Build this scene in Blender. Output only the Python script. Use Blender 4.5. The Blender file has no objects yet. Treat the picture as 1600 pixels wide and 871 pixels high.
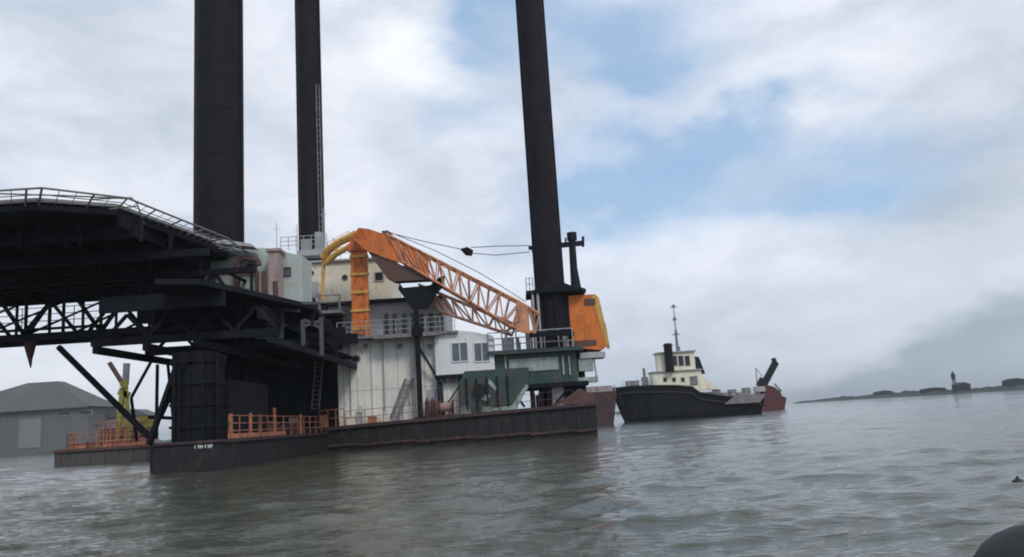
import bpy, bmesh, math, random
import numpy as np
from mathutils import Vector, Matrix, noise
random.seed(4)
R = math.radians
sc = bpy.context.scene
COL = sc.collection

# ---------------------------------------------------------------- camera
EYE = 1.4
FPX = 1273.0
PITCH, ROLL = R(9.8), R(3.58)
cd = bpy.data.cameras.new("camera")
cam = bpy.data.objects.new("camera", cd)
COL.objects.link(cam)
cd.sensor_width = 36
cd.lens = FPX / 1600 * 36
cd.clip_start = 0.05
cd.clip_end = 20000
cam.matrix_world = Matrix.Translation((0, 0, EYE)) @ Matrix.Rotation(math.pi / 2 + PITCH, 4, 'X') @ Matrix.Rotation(-ROLL, 4, 'Z')
sc.camera = cam
sc.view_settings.view_transform = 'Standard'
sc.view_settings.look = 'None'
sc.view_settings.exposure = .17
sc.view_settings.gamma = 1
sc.cycles.pixel_filter_type = 'BLACKMAN_HARRIS'
sc.cycles.filter_width = 1.9
sc.cycles.max_bounces = 6
sc.cycles.volume_bounces = 0


def direction(px, py):
    x = (px - 800) / FPX
    y = -(py - 435.5) / FPX
    c, s = math.cos(-ROLL), math.sin(-ROLL)
    X, Y = c * x - s * y, s * x + c * y
    return Vector((X, math.cos(PITCH) - Y * math.sin(PITCH), math.sin(PITCH) + Y * math.cos(PITCH)))


def P(px, py, Y):
    """survey point: where the sight line of a spot in the photo meets the vertical plane at depth Y"""
    d = direction(px, py)
    return Vector((0, 0, EYE)) + d * (Y / d.y)


# ---------------------------------------------------------------- world sky
SUN_EL, SUN_AZ = R(46), R(150)      # azimuth from +Y towards +X
w = bpy.data.worlds.new("World")
sc.world = w
w.use_nodes = True
nt = w.node_tree
nt.nodes.clear()
N, LK = nt.nodes.new, nt.links.new


def mth(op, a, b=None, c=None, clamp=False):
    n = N('ShaderNodeMath')
    n.operation = op
    n.use_clamp = clamp
    for i, v in enumerate((a, b, c)):
        if v is None:
            continue
        if isinstance(v, (int, float)):
            n.inputs[i].default_value = v
        else:
            LK(v, n.inputs[i])
    return n.outputs[0]


tc = N('ShaderNodeTexCoord')
sep = N('ShaderNodeSeparateXYZ')
LK(tc.outputs['Generated'], sep.inputs[0])
az = mth('ARCTAN2', sep.outputs[0], sep.outputs[1])
el = mth('ARCSINE', sep.outputs[2])


def wnoise(scale, detail, rough, dist=0.0, off=(0, 0, 0), sc3=(1, 1, 2.0)):
    mp = N('ShaderNodeMapping')
    mp.inputs['Location'].default_value = off
    mp.inputs['Scale'].default_value = sc3
    LK(tc.outputs['Generated'], mp.inputs[0])
    n = N('ShaderNodeTexNoise')
    n.inputs['Scale'].default_value = scale
    n.inputs['Detail'].default_value = detail
    n.inputs['Roughness'].default_value = rough
    n.inputs['Distortion'].default_value = dist
    LK(mp.outputs[0], n.inputs['Vector'])
    return n.outputs['Fac']


n1 = wnoise(5.0, 8, .55)
n2 = wnoise(5.0, 8, .55, off=(7.3, 2.1, 4.4))
n3 = wnoise(2.6, 7, .6, .4, off=(1.3, 5.1, 9.4))
n4 = wnoise(6.5, 9, .56, .25, off=(3.3, 8.1, 1.4))
waz = mth('ADD', az, mth('MULTIPLY', mth('SUBTRACT', n1, .5), .27))
wel = mth('ADD', el, mth('MULTIPLY', mth('SUBTRACT', n2, .5), .22))


def blobs(lst):
    tot = None
    for (px, py, rx, ry, rot, amp) in lst:
        d = direction(px, py).normalized()
        a0, e0 = math.atan2(d.x, d.y), math.asin(d.z)
        dx = mth('SUBTRACT', waz, a0)
        dy = mth('SUBTRACT', wel, e0)
        c, s = math.cos(R(rot)), math.sin(R(rot))
        u = mth('DIVIDE', mth('ADD', mth('MULTIPLY', dx, c), mth('MULTIPLY', dy, s)), rx / FPX)
        v = mth('DIVIDE', mth('SUBTRACT', mth('MULTIPLY', dy, c), mth('MULTIPLY', dx, s)), ry / FPX)
        q = mth('ADD', mth('MULTIPLY', u, u), mth('MULTIPLY', v, v))
        g = mth('MULTIPLY', mth('POWER', 2.718, mth('MULTIPLY', q, -1)), amp)
        tot = g if tot is None else mth('ADD', tot, g)
    return tot


blue = blobs([(800, 25, 75, 75, 0, 1.1), (970, 55, 140, 85, 0, .95), (1000, 120, 90, 40, 0, .5), (735, 178, 85, 30, -10, .6), (1180, 205, 150, 36, -5, .75),
              (1000, 300, 170, 60, 12, 1.2), (1300, 285, 160, 50, 8, 1.1), (900, 350, 80, 40, 0, .35), (1020, 230, 130, 40, 0, .35)])
white = blobs([(1280, 120, 170, 60, 5, .9), (560, 120, 260, 80, 0, .8), (690, 80, 110, 60, 0, .8), (950, 262, 50, 22, 35, .9), (1180, 350, 110, 40, 0, .7),
               (1400, 440, 220, 60, 0, .7), (80, 260, 120, 70, 0, .8), (100, 600, 420, 90, 0, 1.0), (420, 480, 300, 100, 0, .5), (600, 300, 120, 110, 0, .5), (1000, 450, 160, 90, 0, .5), (1450, 340, 90, 30, 0, .5)])
grey = blobs([(1540, 560, 240, 46, 6, 1.0), (1330, 600, 160, 30, 3, .7), (1520, 300, 150, 90, 0, .5), (960, 500, 70, 40, 0, .35), (250, 140, 200, 110, 0, .35),
              (1560, 60, 120, 120, 0, .35), (1100, 560, 200, 30, 0, .3), (660, 230, 90, 50, 0, .3), (1300, 470, 260, 40, 0, .35)])
# loose gaps in the part of the sky that is not in the photograph
gap = mth('MULTIPLY', mth('SUBTRACT', n3, .56, clamp=True), 1.2)
outside = mth('GREATER_THAN', mth('ABSOLUTE', az), .75)
bluef = mth('MULTIPLY', mth('ADD', mth('MULTIPLY', blue, mth('ADD', mth('MULTIPLY', n4, .9), .50)), mth('MULTIPLY', gap, outside)), 1, clamp=True)

sky = N('ShaderNodeTexSky')
sky.sky_type = 'NISHITA'
sky.sun_disc = False
sky.sun_elevation = SUN_EL
sky.sun_rotation = SUN_AZ
sky.air_density = 1.0
sky.dust_density = .4
sky.ozone_density = 1.6


def rgbmix(f, a, b, mode='MIX'):
    n = N('ShaderNodeMix')
    n.data_type = 'RGBA'
    n.blend_type = mode
    n.clamp_factor = True
    for i, v in ((0, f), (6, a), (7, b)):
        if isinstance(v, (int, float)):
            n.inputs[i].default_value = v
        elif isinstance(v, tuple):
            n.inputs[i].default_value = (*v, 1)
        else:
            LK(v, n.inputs[i])
    return n.outputs[2]


SK = .10
cl = lambda r, g, b: tuple(c / SK for c in (r, g, b))
# cloud body: soft variation, then brighter tops, then darker undersides
cv = mth('MULTIPLY', mth('SUBTRACT', n4, .39), 4.6, clamp=True)
cloud = rgbmix(cv, cl(.53, .60, .71), cl(.75, .79, .88))
cloud = rgbmix(mth('MULTIPLY', white, mth('ADD', mth('MULTIPLY', n1, 1.1), .1)), cloud, cl(.89, .91, .97))
cloud = rgbmix(mth('MULTIPLY', grey, mth('ADD', mth('MULTIPLY', n1, .9), .45)), cloud, cl(.33, .40, .48))
# the air near the horizon is a thin grey blue
hz = mth('POWER', mth('SUBTRACT', 1, mth('MULTIPLY', mth('ABSOLUTE', el), 4.0), clamp=True), 2)
cloud = rgbmix(mth('MULTIPLY', hz, .22), cloud, cl(.52, .60, .66))
skyc = rgbmix(.55, sky.outputs[0], cl(.33, .57, .88))
final = rgbmix(mth('MULTIPLY', bluef, .82), cloud, skyc)
bg = N('ShaderNodeBackground')
LK(final, bg.inputs[0])
bg.inputs[1].default_value = SK
wo = N('ShaderNodeOutputWorld')
LK(bg.outputs[0], wo.inputs[0])

sd = bpy.data.lights.new("sun", 'SUN')
sd.energy = 1.3
sd.angle = R(14)
sd.color = (1, .95, .87)
sun = bpy.data.objects.new("sun", sd)
COL.objects.link(sun)
sdir = Vector((math.sin(SUN_AZ) * math.cos(SUN_EL), math.cos(SUN_AZ) * math.cos(SUN_EL), math.sin(SUN_EL)))
sun.rotation_euler = sdir.to_track_quat('Z', 'Y').to_euler()


# ---------------------------------------------------------------- materials
def mat(name, col, rough=.6, var=.25, rust=0.0, metal=0.0, scale=1.0, streak=.5, rustcol=(.13, .055, .03), spec=.4):
    m = bpy.data.materials.new(name)
    m.use_nodes = True
    t = m.node_tree
    b = t.nodes['Principled BSDF']
    b.inputs['Roughness'].default_value = rough
    b.inputs['Metallic'].default_value = metal
    b.inputs['Specular IOR Level'].default_value = spec
    co = t.nodes.new('ShaderNodeTexCoord')
    mp = t.nodes.new('ShaderNodeMapping')
    mp.inputs['Scale'].default_value = (1, 1, 1 - streak * .8)
    t.links.new(co.outputs['Object'], mp.inputs[0])

    def nz(s, d, off):
        n = t.nodes.new('ShaderNodeTexNoise')
        n.noise_dimensions = '4D'
        n.inputs['W'].default_value = off
        n.inputs['Scale'].default_value = s * scale
        n.inputs['Detail'].default_value = d
        n.inputs['Roughness'].default_value = .65
        t.links.new(mp.outputs[0], n.inputs['Vector'])
        return n.outputs[0]
    seed = random.random() * 9
    rmp = t.nodes.new('ShaderNodeValToRGB')
    rmp.color_ramp.elements[0].position = .3
    rmp.color_ramp.elements[1].position = .7
    rmp.color_ramp.elements[0].color = (*[c * (1 - var) for c in col], 1)
    rmp.color_ramp.elements[1].color = (*[min(.9, c * (1 + var)) for c in col], 1)
    t.links.new(nz(1.3, 6, seed), rmp.inputs[0])
    out = rmp.outputs[0]
    if rust:
        r2 = t.nodes.new('ShaderNodeValToRGB')
        r2.color_ramp.elements[0].position = .62 - rust * .3
        r2.color_ramp.elements[1].position = .72 - rust * .2
        t.links.new(nz(2.2, 8, seed + 3), r2.inputs[0])
        mx = t.nodes.new('ShaderNodeMix')
        mx.data_type = 'RGBA'
        t.links.new(r2.outputs[0], mx.inputs[0])
        t.links.new(out, mx.inputs[6])
        mx.inputs[7].default_value = (*rustcol, 1)
        out = mx.outputs[2]
    if rust > .1:
        m3 = t.nodes.new('ShaderNodeMapping')
        m3.inputs['Scale'].default_value = (5, 5, .35)
        t.links.new(co.outputs['Object'], m3.inputs[0])
        n3_ = t.nodes.new('ShaderNodeTexNoise')
        n3_.inputs['Scale'].default_value = scale
        n3_.inputs['Detail'].default_value = 5
        n3_.inputs['Distortion'].default_value = .3
        t.links.new(m3.outputs[0], n3_.inputs['Vector'])
        r3 = t.nodes.new('ShaderNodeMapRange')
        r3.inputs['From Min'].default_value = .54
        r3.inputs['From Max'].default_value = .74
        r3.inputs['To Max'].default_value = min(.75, .35 + rust)
        t.links.new(n3_.outputs[0], r3.inputs['Value'])
        mx3 = t.nodes.new('ShaderNodeMix')
        mx3.data_type = 'RGBA'
        t.links.new(r3.outputs[0], mx3.inputs[0])
        t.links.new(out, mx3.inputs[6])
        mx3.inputs[7].default_value = (*rustcol, 1)
        out = mx3.outputs[2]
    t.links.new(out, b.inputs['Base Color'])
    bp = t.nodes.new('ShaderNodeBump')
    bp.inputs['Strength'].default_value = .25
    bp.inputs['Distance'].default_value = .02
    t.links.new(nz(9, 4, seed + 5), bp.inputs['Height'])
    t.links.new(bp.outputs[0], b.inputs['Normal'])
    return m


M = dict(
    leg=mat('leg_steel', (.014, .0125, .018), .7, .3, .1, rustcol=(.028, .018, .02), scale=.7, spec=.12),
    black=mat('black_steel', (.010, .012, .019), .7, .4, .15, rustcol=(.022, .013, .012), spec=.12),
    dark=mat('dark_blue_grey_steel', (.014, .020, .030), .65, .4, .25, rustcol=(.03, .017, .014), spec=.12),
    hull=mat('barge_hull', (.011, .012, .015), .7, .4, .3, rustcol=(.045, .026, .024)),
    green=mat('dark_green_paint', (.030, .066, .066), .55, .4, .3),
    lgreen=mat('pale_green_paint', (.30, .38, .36), .5, .3, .25),
    white=mat('weathered_white_paint', (.76, .75, .71), .55, .12, .12, rustcol=(.48, .38, .29)),
    bwhite=mat('clean_white_paint', (.72, .73, .76), .5, .08, .05, rustcol=(.45, .40, .34)),
    cream=mat('cream_paint', (.74, .70, .58), .55, .12, .12, rustcol=(.35, .22, .13)),
    teal=mat('pale_teal_paint', (.42, .48, .46), .55, .15, .15, rustcol=(.3, .25, .2)),
    grey=mat('grey_paint', (.20, .20, .21), .6, .25, .2),
    lgrey=mat('light_grey_paint', (.38, .39, .41), .6, .2, .1, rustcol=(.3, .2, .15)),
    orange=mat('orange_paint', (.62, .16, .03), .5, .22, .35, rustcol=(.25, .08, .035)),
    faded=mat('faded_orange_paint', (.60, .27, .15), .65, .35, .45, rustcol=(.20, .10, .08)),
    yellow=mat('yellow_paint', (.62, .36, .08), .5, .2, .25, rustcol=(.3, .13, .05)),
    amber=mat('amber_orange_paint', (.64, .175, .028), .55, .25, .3, rustcol=(.3, .11, .03)),
    pinkish=mat('faded_pink_orange_paint', (.50, .27, .20), .6, .25, .25, rustcol=(.22, .12, .10)),
    tugwhite=mat('tug_cream_white', (.78, .75, .60), .5, .1, .12, rustcol=(.4, .3, .15)),
    rail=mat('salmon_rail_paint', (.46, .18, .11), .7, .35, .4, rustcol=(.10, .045, .04)),
    red=mat('dull_red_paint', (.085, .022, .03), .7, .35, .3),
    brown=mat('brown_steel', (.10, .055, .05), .65, .3, .3),
    maroon=mat('maroon_hull', (.045, .028, .036), .6, .3, .3),
    tug=mat('tug_black_hull', (.009, .011, .016), .5, .4, .25, rustcol=(.04, .03, .025), spec=.12),
    glass=mat('dark_window_glass', (.02, .025, .03), .12, .2, streak=0),
    glassg=mat('grey_window_glass', (.10, .13, .16), .15, .2, streak=0),
    cable=mat('cable_steel', (.05, .05, .055), .5, .1),
    ygreen=mat('yellow_green_paint', (.26, .25, .05), .6, .3, .3),
    wall=mat('warehouse_wall', (.125, .13, .135), .8, .12, .1, scale=.12, rustcol=(.12, .12, .11)),
    roofm=mat('warehouse_roof', (.085, .088, .09), .8, .15, .2, scale=.12, rustcol=(.13, .11, .09)),
    door=mat('pale_roller_door', (.19, .20, .21), .7, .1, scale=.3),
    rubber=mat('black_rubber', (.018, .019, .022), .7, .2, streak=0),
)


# ---------------------------------------------------------------- mesh helpers
class MB:
    def __init__(s):
        s.v, s.f, s.m = [], [], []

    def add(s, vs, fs, mi=0):
        o = len(s.v)
        s.v += [tuple(v) for v in vs]
        s.f += [tuple(o + i for i in f) for f in fs]
        s.m += [mi] * len(fs)
        return s

    def box(s, x0, x1, y0, y1, z0, z1, mi=0, top=1.0):
        """axis box; top < 1 pulls the top in towards the centre"""
        cx, cy = (x0 + x1) / 2, (y0 + y1) / 2
        q = lambda v, c: c + (v - c) * top
        vs = [(x0, y0, z0), (x1, y0, z0), (x1, y1, z0), (x0, y1, z0),
              (q(x0, cx), q(y0, cy), z1), (q(x1, cx), q(y0, cy), z1), (q(x1, cx), q(y1, cy), z1), (q(x0, cx), q(y1, cy), z1)]
        return s.add(vs, [(3, 2, 1, 0), (4, 5, 6, 7), (0, 1, 5, 4), (1, 2, 6, 5), (2, 3, 7, 6), (3, 0, 4, 7)], mi)

    def tube(s, a, b, r, r2=None, n=8, mi=0, cap=True):
        a, b = Vector(a), Vector(b)
        r2 = r if r2 is None else r2
        d = (b - a).normalized()
        u = d.cross(Vector((0, 0, 1)) if abs(d.z) < .95 else Vector((0, 1, 0))).normalized()
        v = d.cross(u)
        vs = []
        for c, rr in ((a, r), (b, r2)):
            for i in range(n):
                t = 2 * math.pi * i / n
                vs.append(c + (u * math.cos(t) + v * math.sin(t)) * rr)
        fs = [(i, (i + 1) % n, n + (i + 1) % n, n + i) for i in range(n)]
        if cap:
            fs += [tuple(range(n))[::-1], tuple(range(n, 2 * n))]
        return s.add(vs, fs, mi)

    def bar(s, a, b, w, h=None, mi=0):
        """square bar between two points, w across, h in the upright sense"""
        h = w if h is None else h
        a, b = Vector(a), Vector(b)
        d = (b - a).normalized()
        u = d.cross(Vector((0, 0, 1)) if abs(d.z) < .99 else Vector((0, 1, 0))).normalized()
        v = u.cross(d)
        vs = [c + u * (i * w / 2) + v * (j * h / 2) for c in (a, b) for i, j in ((-1, -1), (1, -1), (1, 1), (-1, 1))]
        return s.add(vs, [(3, 2, 1, 0), (4, 5, 6, 7), (0, 1, 5, 4), (1, 2, 6, 5), (2, 3, 7, 6), (3, 0, 4, 7)], mi)

    def path(s, pts, r, n=6, mi=0):
        for a, b in zip(pts, pts[1:]):
            s.tube(a, b, r, n=n, mi=mi)
        return s

    def sweep(s, pts, r, n=20, mi=0):
        """one continuous tube along a level curve"""
        vs = []
        for i, p in enumerate(pts):
            d = (pts[min(i + 1, len(pts) - 1)] - pts[max(i - 1, 0)]).normalized()
            u = d.cross(Vector((0, 0, 1))).normalized()
            v = u.cross(d)
            vs += [p + (u * math.cos(2 * math.pi * k / n) + v * math.sin(2 * math.pi * k / n)) * r for k in range(n)]
        fs = [(i * n + k, i * n + (k + 1) % n, (i + 1) * n + (k + 1) % n, (i + 1) * n + k) for i in range(len(pts) - 1) for k in range(n)]
        fs += [tuple(range(n))[::-1], tuple((len(pts) - 1) * n + k for k in range(n))]
        return s.add(vs, fs, mi)

    def prism(s, poly, off, mi=0):
        """planar outline pushed along the vector off"""
        n = len(poly)
        off = Vector(off)
        vs = [Vector(p) for p in poly] + [Vector(p) + off for p in poly]
        fs = [tuple(range(n))[::-1], tuple(range(n, 2 * n))] + [(i, (i + 1) % n, n + (i + 1) % n, n + i) for i in range(n)]
        return s.add(vs, fs, mi)

    def build(s, name, mats, parent=None, base=None, smooth=False):
        me = bpy.data.meshes.new(name)
        mats = mats if isinstance(mats, (list, tuple)) else [mats]
        off = Vector((0, 0, 0))
        q = parent
        while q is not None:
            off += q.location
            q = q.parent
        if base is not None:
            off = Vector(base)
        me.from_pydata([tuple(Vector(v) - off) for v in s.v], [], s.f)
        for m in mats:
            me.materials.append(m)
        for p, mi in zip(me.polygons, s.m):
            p.material_index = mi
            p.use_smooth = smooth
        bm = bmesh.new()
        bm.from_mesh(me)
        bmesh.ops.recalc_face_normals(bm, faces=bm.faces)
        bm.to_mesh(me)
        bm.free()
        o = bpy.data.objects.new(name, me)
        if base is not None and parent is None:
            o.location = base
        o.parent = parent
        COL.objects.link(o)
        if smooth:
            try:
                me.set_sharp_from_angle(angle=R(35))
            except Exception:
                pass
        return o


def tag(o, label=None, cat=None, group=None, kind=None):
    for k, v in (('label', label), ('category', cat), ('group', group), ('kind', kind)):
        if v:
            o[k] = v
    return o


def thing(name, loc, label, cat, group=None):
    o = bpy.data.objects.new(name, None)
    o.empty_display_size = .3
    COL.objects.link(o)
    o.location = loc
    return tag(o, label, cat, group)


def rect(px0, px1, pt, pb, Y):
    """x0,x1,z0,z1 of a rectangle standing in the plane at depth Y"""
    cx, cy = (px0 + px1) / 2, (pt + pb) / 2
    return P(px0, cy, Y).x, P(px1, cy, Y).x, P(cx, pb, Y).z, P(cx, pt, Y).z


def rail(mb, a, b, h=1.1, n=None, r=.03, bars=3, mi=0):
    a, b = Vector(a), Vector(b)
    n = n or max(1, round((b - a).length / 1.3))
    for i in range(n + 1):
        p = a.lerp(b, i / n)
        mb.tube(p, p + Vector((0, 0, h)), r, n=6, mi=mi)
    for k in range(bars):
        z = Vector((0, 0, h * (k + 1) / bars))
        mb.tube(a + z, b + z, r * .85, n=6, mi=mi)


def window(house, x0, x1, z0, z1, y, fm, gm, name='window', mull=0):
    """framed pane set on a wall facing -Y at depth y"""
    mb = MB()
    f = .07
    mb.box(x0, x1, y - .06, y + .05, z1 - f, z1, 0).box(x0, x1, y - .06, y + .05, z0, z0 + f, 0)
    mb.box(x0, x0 + f, y - .058, y + .05, z0 + f, z1 - f, 0).box(x1 - f, x1, y - .058, y + .05, z0 + f, z1 - f, 0)
    for i in range(mull):
        xm = x0 + (x1 - x0) * (i + 1) / (mull + 1)
        mb.box(xm - .03, xm + .03, y - .05, y + .04, z0 + f, z1 - f, 0)
    o = mb.build(name, fm, house)
    MB().box(x0 + f * .9, x1 - f * .9, y - .025, y + .03, z0 + f * .9, z1 - f * .9).build('pane', gm, o) if house.parent is None else None
    if house.parent is not None:
        me = o.data
        me.materials.append(gm)
        bm = bmesh.new()
        bm.from_mesh(me)
        off = Vector((0, 0, 0))
        q = house
        while q is not None:
            off += q.location
            q = q.parent
        vs = [bm.verts.new(Vector(v) - off) for v in ((x0 + f, y - .02, z0 + f), (x1 - f, y - .02, z0 + f), (x1 - f, y - .02, z1 - f), (x0 + f, y - .02, z1 - f))]
        fc = bm.faces.new(vs)
        fc.material_index = 1
        bm.to_mesh(me)
        bm.free()
    return o


# ---------------------------------------------------------------- river water
def make_water():
    rows = [1.2]
    while rows[-1] < 7000:
        rows.append(rows[-1] * 1.0085 + .006)
    rows = np.array(rows)
    ncol = 560
    t = np.linspace(-1, 1, ncol)
    ang = t * .95
    tg = np.tan(ang)
    Yg = np.repeat(rows[:, None], ncol, 1)
    Xg = rows[:, None] * tg[None, :] * 1.0
    rng = np.random.RandomState(3)
    Z = np.zeros_like(Xg)
    spac = np.repeat((rows * .0085 + .006)[:, None], ncol, 1)
    dx, dy = np.zeros_like(Z), np.zeros_like(Z)
    for i in range(150):
        lam = 0.22 * (6.5 / .22) ** (rng.rand() ** 1.25)
        th = rng.normal(math.pi * .5 + .35, .55)
        k = 2 * math.pi / lam
        a = .0095 * lam ** .62 * (.5 + rng.rand()) * np.interp(lam, [0, 1.2, 6.5], [.46, .34, .21])
        kx, ky = k * math.cos(th), k * math.sin(th)
        ph = rng.rand() * 6.28
        fade = np.clip((lam / (spac * 3.0)) - .6, 0, 1)
        arg = kx * Xg + ky * Yg + ph + .8 * np.sin(.13 * Xg + i) + .8 * np.sin(.11 * Yg + i * 2)
        Z += a * fade * np.cos(arg)
        dx -= .75 * a * fade * np.sin(arg) * math.cos(th)
        dy -= .75 * a * fade * np.sin(arg) * math.sin(th)
    # gusts: patches of rougher and calmer water
    g = .75 + .35 * np.sin(Xg * .12 + 1.3 * np.sin(Yg * .05)) * np.sin(Yg * .09 + 1.1)
    Z *= g
    V = np.stack([Xg + dx * g, Yg + dy * g, Z], -1).reshape(-1, 3)
    nr = len(rows)
    idx = np.arange(nr * ncol).reshape(nr, ncol)
    F = np.stack([idx[:-1, :-1], idx[:-1, 1:], idx[1:, 1:], idx[1:, :-1]], -1).reshape(-1, 4)
    me = bpy.data.meshes.new('water')
    me.vertices.add(len(V))
    me.vertices.foreach_set('co', V.ravel())
    me.loops.add(F.size)
    me.loops.foreach_set('vertex_index', F.ravel())
    me.polygons.add(len(F))
    me.polygons.foreach_set('loop_start', np.arange(0, F.size, 4))
    me.polygons.foreach_set('loop_total', np.full(len(F), 4))
    me.polygons.foreach_set('use_smooth', np.ones(len(F), bool))
    me.update()
    o = bpy.data.objects.new('water', me)
    COL.objects.link(o)
    o['kind'] = 'structure'
    m = bpy.data.materials.new('river_water')
    m.use_nodes = True
    t = m.node_tree
    b = t.nodes['Principled BSDF']
    b.inputs['Base Color'].default_value = (.056, .061, .045, 1)
    b.inputs['Roughness'].default_value = .05
    b.inputs['IOR'].default_value = 1.33
    geo = t.nodes.new('ShaderNodeNewGeometry')
    prev = None
    for s, sx, st, di in ((1.6, .4, .22, .14), (5.0, .4, .55, .07), (14, .5, .6, .025)):
        mp = t.nodes.new('ShaderNodeMapping')
        mp.inputs['Scale'].default_value = (sx, 1, 1)
        mp.inputs['Rotation'].default_value = (0, 0, .15)
        t.links.new(geo.outputs['Position'], mp.inputs[0])
        n = t.nodes.new('ShaderNodeTexNoise')
        n.inputs['Scale'].default_value = s
        n.inputs['Detail'].default_value = 5
        n.inputs['Distortion'].default_value = .8
        t.links.new(mp.outputs[0], n.inputs['Vector'])
        bp = t.nodes.new('ShaderNodeBump')
        bp.inputs['Strength'].default_value = st
        bp.inputs['Distance'].default_value = di
        t.links.new(n.outputs[0], bp.inputs['Height'])
        if prev:
            t.links.new(prev.outputs[0], bp.inputs['Normal'])
        prev = bp
    t.links.new(prev.outputs[0], b.inputs['Normal'])
    mpf = t.nodes.new('ShaderNodeMapping')
    mpf.inputs['Scale'].default_value = (.28, 1, 1)
    mpf.inputs['Rotation'].default_value = (0, 0, -.12)
    t.links.new(geo.outputs['Position'], mpf.inputs[0])
    fn = t.nodes.new('ShaderNodeTexNoise')
    fn.inputs['Scale'].default_value = .9
    fn.inputs['Detail'].default_value = 9
    fn.inputs['Roughness'].default_value = .68
    fn.inputs['Distortion'].default_value = .5
    t.links.new(mpf.outputs[0], fn.inputs['Vector'])
    fr = t.nodes.new('ShaderNodeMapRange')
    fr.inputs['From Min'].default_value = .665
    fr.inputs['From Max'].default_value = .74
    fr.inputs['To Max'].default_value = .75
    t.links.new(fn.outputs[0], fr.inputs['Value'])
    fm = t.nodes.new('ShaderNodeMix')
    fm.data_type = 'RGBA'
    t.links.new(fr.outputs[0], fm.inputs[0])
    fm.inputs[6].default_value = b.inputs['Base Color'].default_value
    fm.inputs[7].default_value = (.60, .60, .56, 1)
    t.links.new(fm.outputs[2], b.inputs['Base Color'])
    me.materials.append(m)
    # river bed sheet: closes the view sideways and under the waves out to the horizon
    mb = MB()
    mb.add([(-20000, -9000, -1.5), (20000, -9000, -1.5), (20000, 20000, -1.5), (-20000, 20000, -1.5)], [(0, 1, 2, 3)])
    bed = mb.build('river_bed', mat('river_mud', (.05, .05, .04), .9, .2, streak=0))
    bed['kind'] = 'structure'


make_water()

# ---------------------------------------------------------------- far banks
def bank(name, pts, depth, hfun, label, cat, m, kind='stuff', seed=0):
    """a low belt of trees and scrub along the waterline: a lumpy solid, many small humps"""
    mb = MB()
    nx, ny = 260, 7
    a, b = Vector(pts[0]), Vector(pts[1])
    ax = (b - a).normalized()
    ay = Vector((-ax.y, ax.x, 0))
    vs = []
    for i in range(nx):
        t = i / (nx - 1)
        for j in range(ny):
            q = j / (ny - 1)
            p = a.lerp(b, t) + ay * (q * depth)
            prof = math.sin(min(1, q * 2.2 + .0) * math.pi / 2) if q < .6 else math.cos((q - .6) / .4 * math.pi / 2)
            h = hfun(t) * (.62 + .75 * noise.noise(Vector((t * 80 + seed, q * 3, 0))) + .35 * noise.noise(Vector((t * 300 + seed, q * 9, 3))))
            vs.append((p.x + random.uniform(-.5, .5), p.y, max(0, h) * prof - .3))
    fs = [(i * ny + j, (i + 1) * ny + j, (i + 1) * ny + j + 1, i * ny + j + 1) for i in range(nx - 1) for j in range(ny - 1)]
    mb.add(vs, fs)
    o = mb.build(name, m)
    return tag(o, label, cat, kind=kind)


leafm = mat('far_scrub', (.025, .045, .045), .9, .35, scale=.08, streak=0)
leafm2 = mat('far_scrub_blue', (.035, .045, .045), .9, .3, scale=.08, streak=0)
A = P(1228, 632, 760); B = P(1420, 622, 640)
bank('tree_belt', ((A.x, A.y, 0), (B.x, B.y, 0)), 70, lambda t: 2.8 + 2.0 * t, 'thin low green line of trees on the far bank just right of the red vessel', 'trees', leafm, seed=3)
A = P(1400, 622, 560); B = P(1760, 600, 430)
bank('tree_belt', ((A.x, A.y, 0), (B.x, B.y, 0)), 60, lambda t: 2.5 + 1.9 * min(1, t * 2.2), 'thicker dark tree belt on the far bank at the right edge', 'trees', leafm2, seed=11)
A = P(-400, 700, 520); B = P(1190, 634, 800)
bank('tree_belt', ((A.x, A.y, 0), (B.x, B.y, 0)), 60, lambda t: 4.0, 'faint low tree line behind the jack-up barge and warehouse', 'trees', leafm, seed=21)

# far bank works: navigation beacon and sheds
p = P(1491, 600, 530)
t = thing('beacon_tower', (p.x, p.y, 0), 'slim dark beacon tower rising over the far tree belt on the right', 'beacon')
z0, z1 = 3.0, P(1491, 580, 530).z
mb = MB()
for sx, sy in ((-1, -1), (1, -1), (1, 1), (-1, 1)):
    mb.tube((p.x + sx * 1.3, p.y + sy * 1.3, 0), (p.x + sx * .5, p.y + sy * .5, z1 - 4.5), .22, n=5)
for k in range(5):
    z = z0 + k * 1.3
    mb.tube((p.x - 1, p.y - 1, z), (p.x + 1, p.y - 1, z + 1.2), .12, n=5)
mb.build('tower_frame', M['dark'], t)
MB().tube((p.x, p.y, z1 - 5), (p.x, p.y, z1 - 2), 1.25, 1.4, 8).tube((p.x, p.y, z1 - 2), (p.x, p.y, z1), 1.1, .15, 8).build('beacon_head', M['dark'], t)


def shed(px, Y, wd, hg, rf, dp, label, m1, m2, floor=1.0):
    c = P(px, 610, Y)
    t = thing('bank_shed', (c.x, c.y, 0), label, 'shed', 'sheds along the far bank')
    MB().box(c.x - wd / 2, c.x + wd / 2, c.y, c.y + dp, 0, floor + hg).build('wall', m1, t)
    e = .4
    MB().prism([(c.x - wd / 2 - e, c.y - e, floor + hg + .01), (c.x + wd / 2 + e, c.y - e, floor + hg + .01), (c.x, c.y - e, floor + hg + rf)], (0, dp + 2 * e, 0)).build('roof', m2, t)


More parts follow.
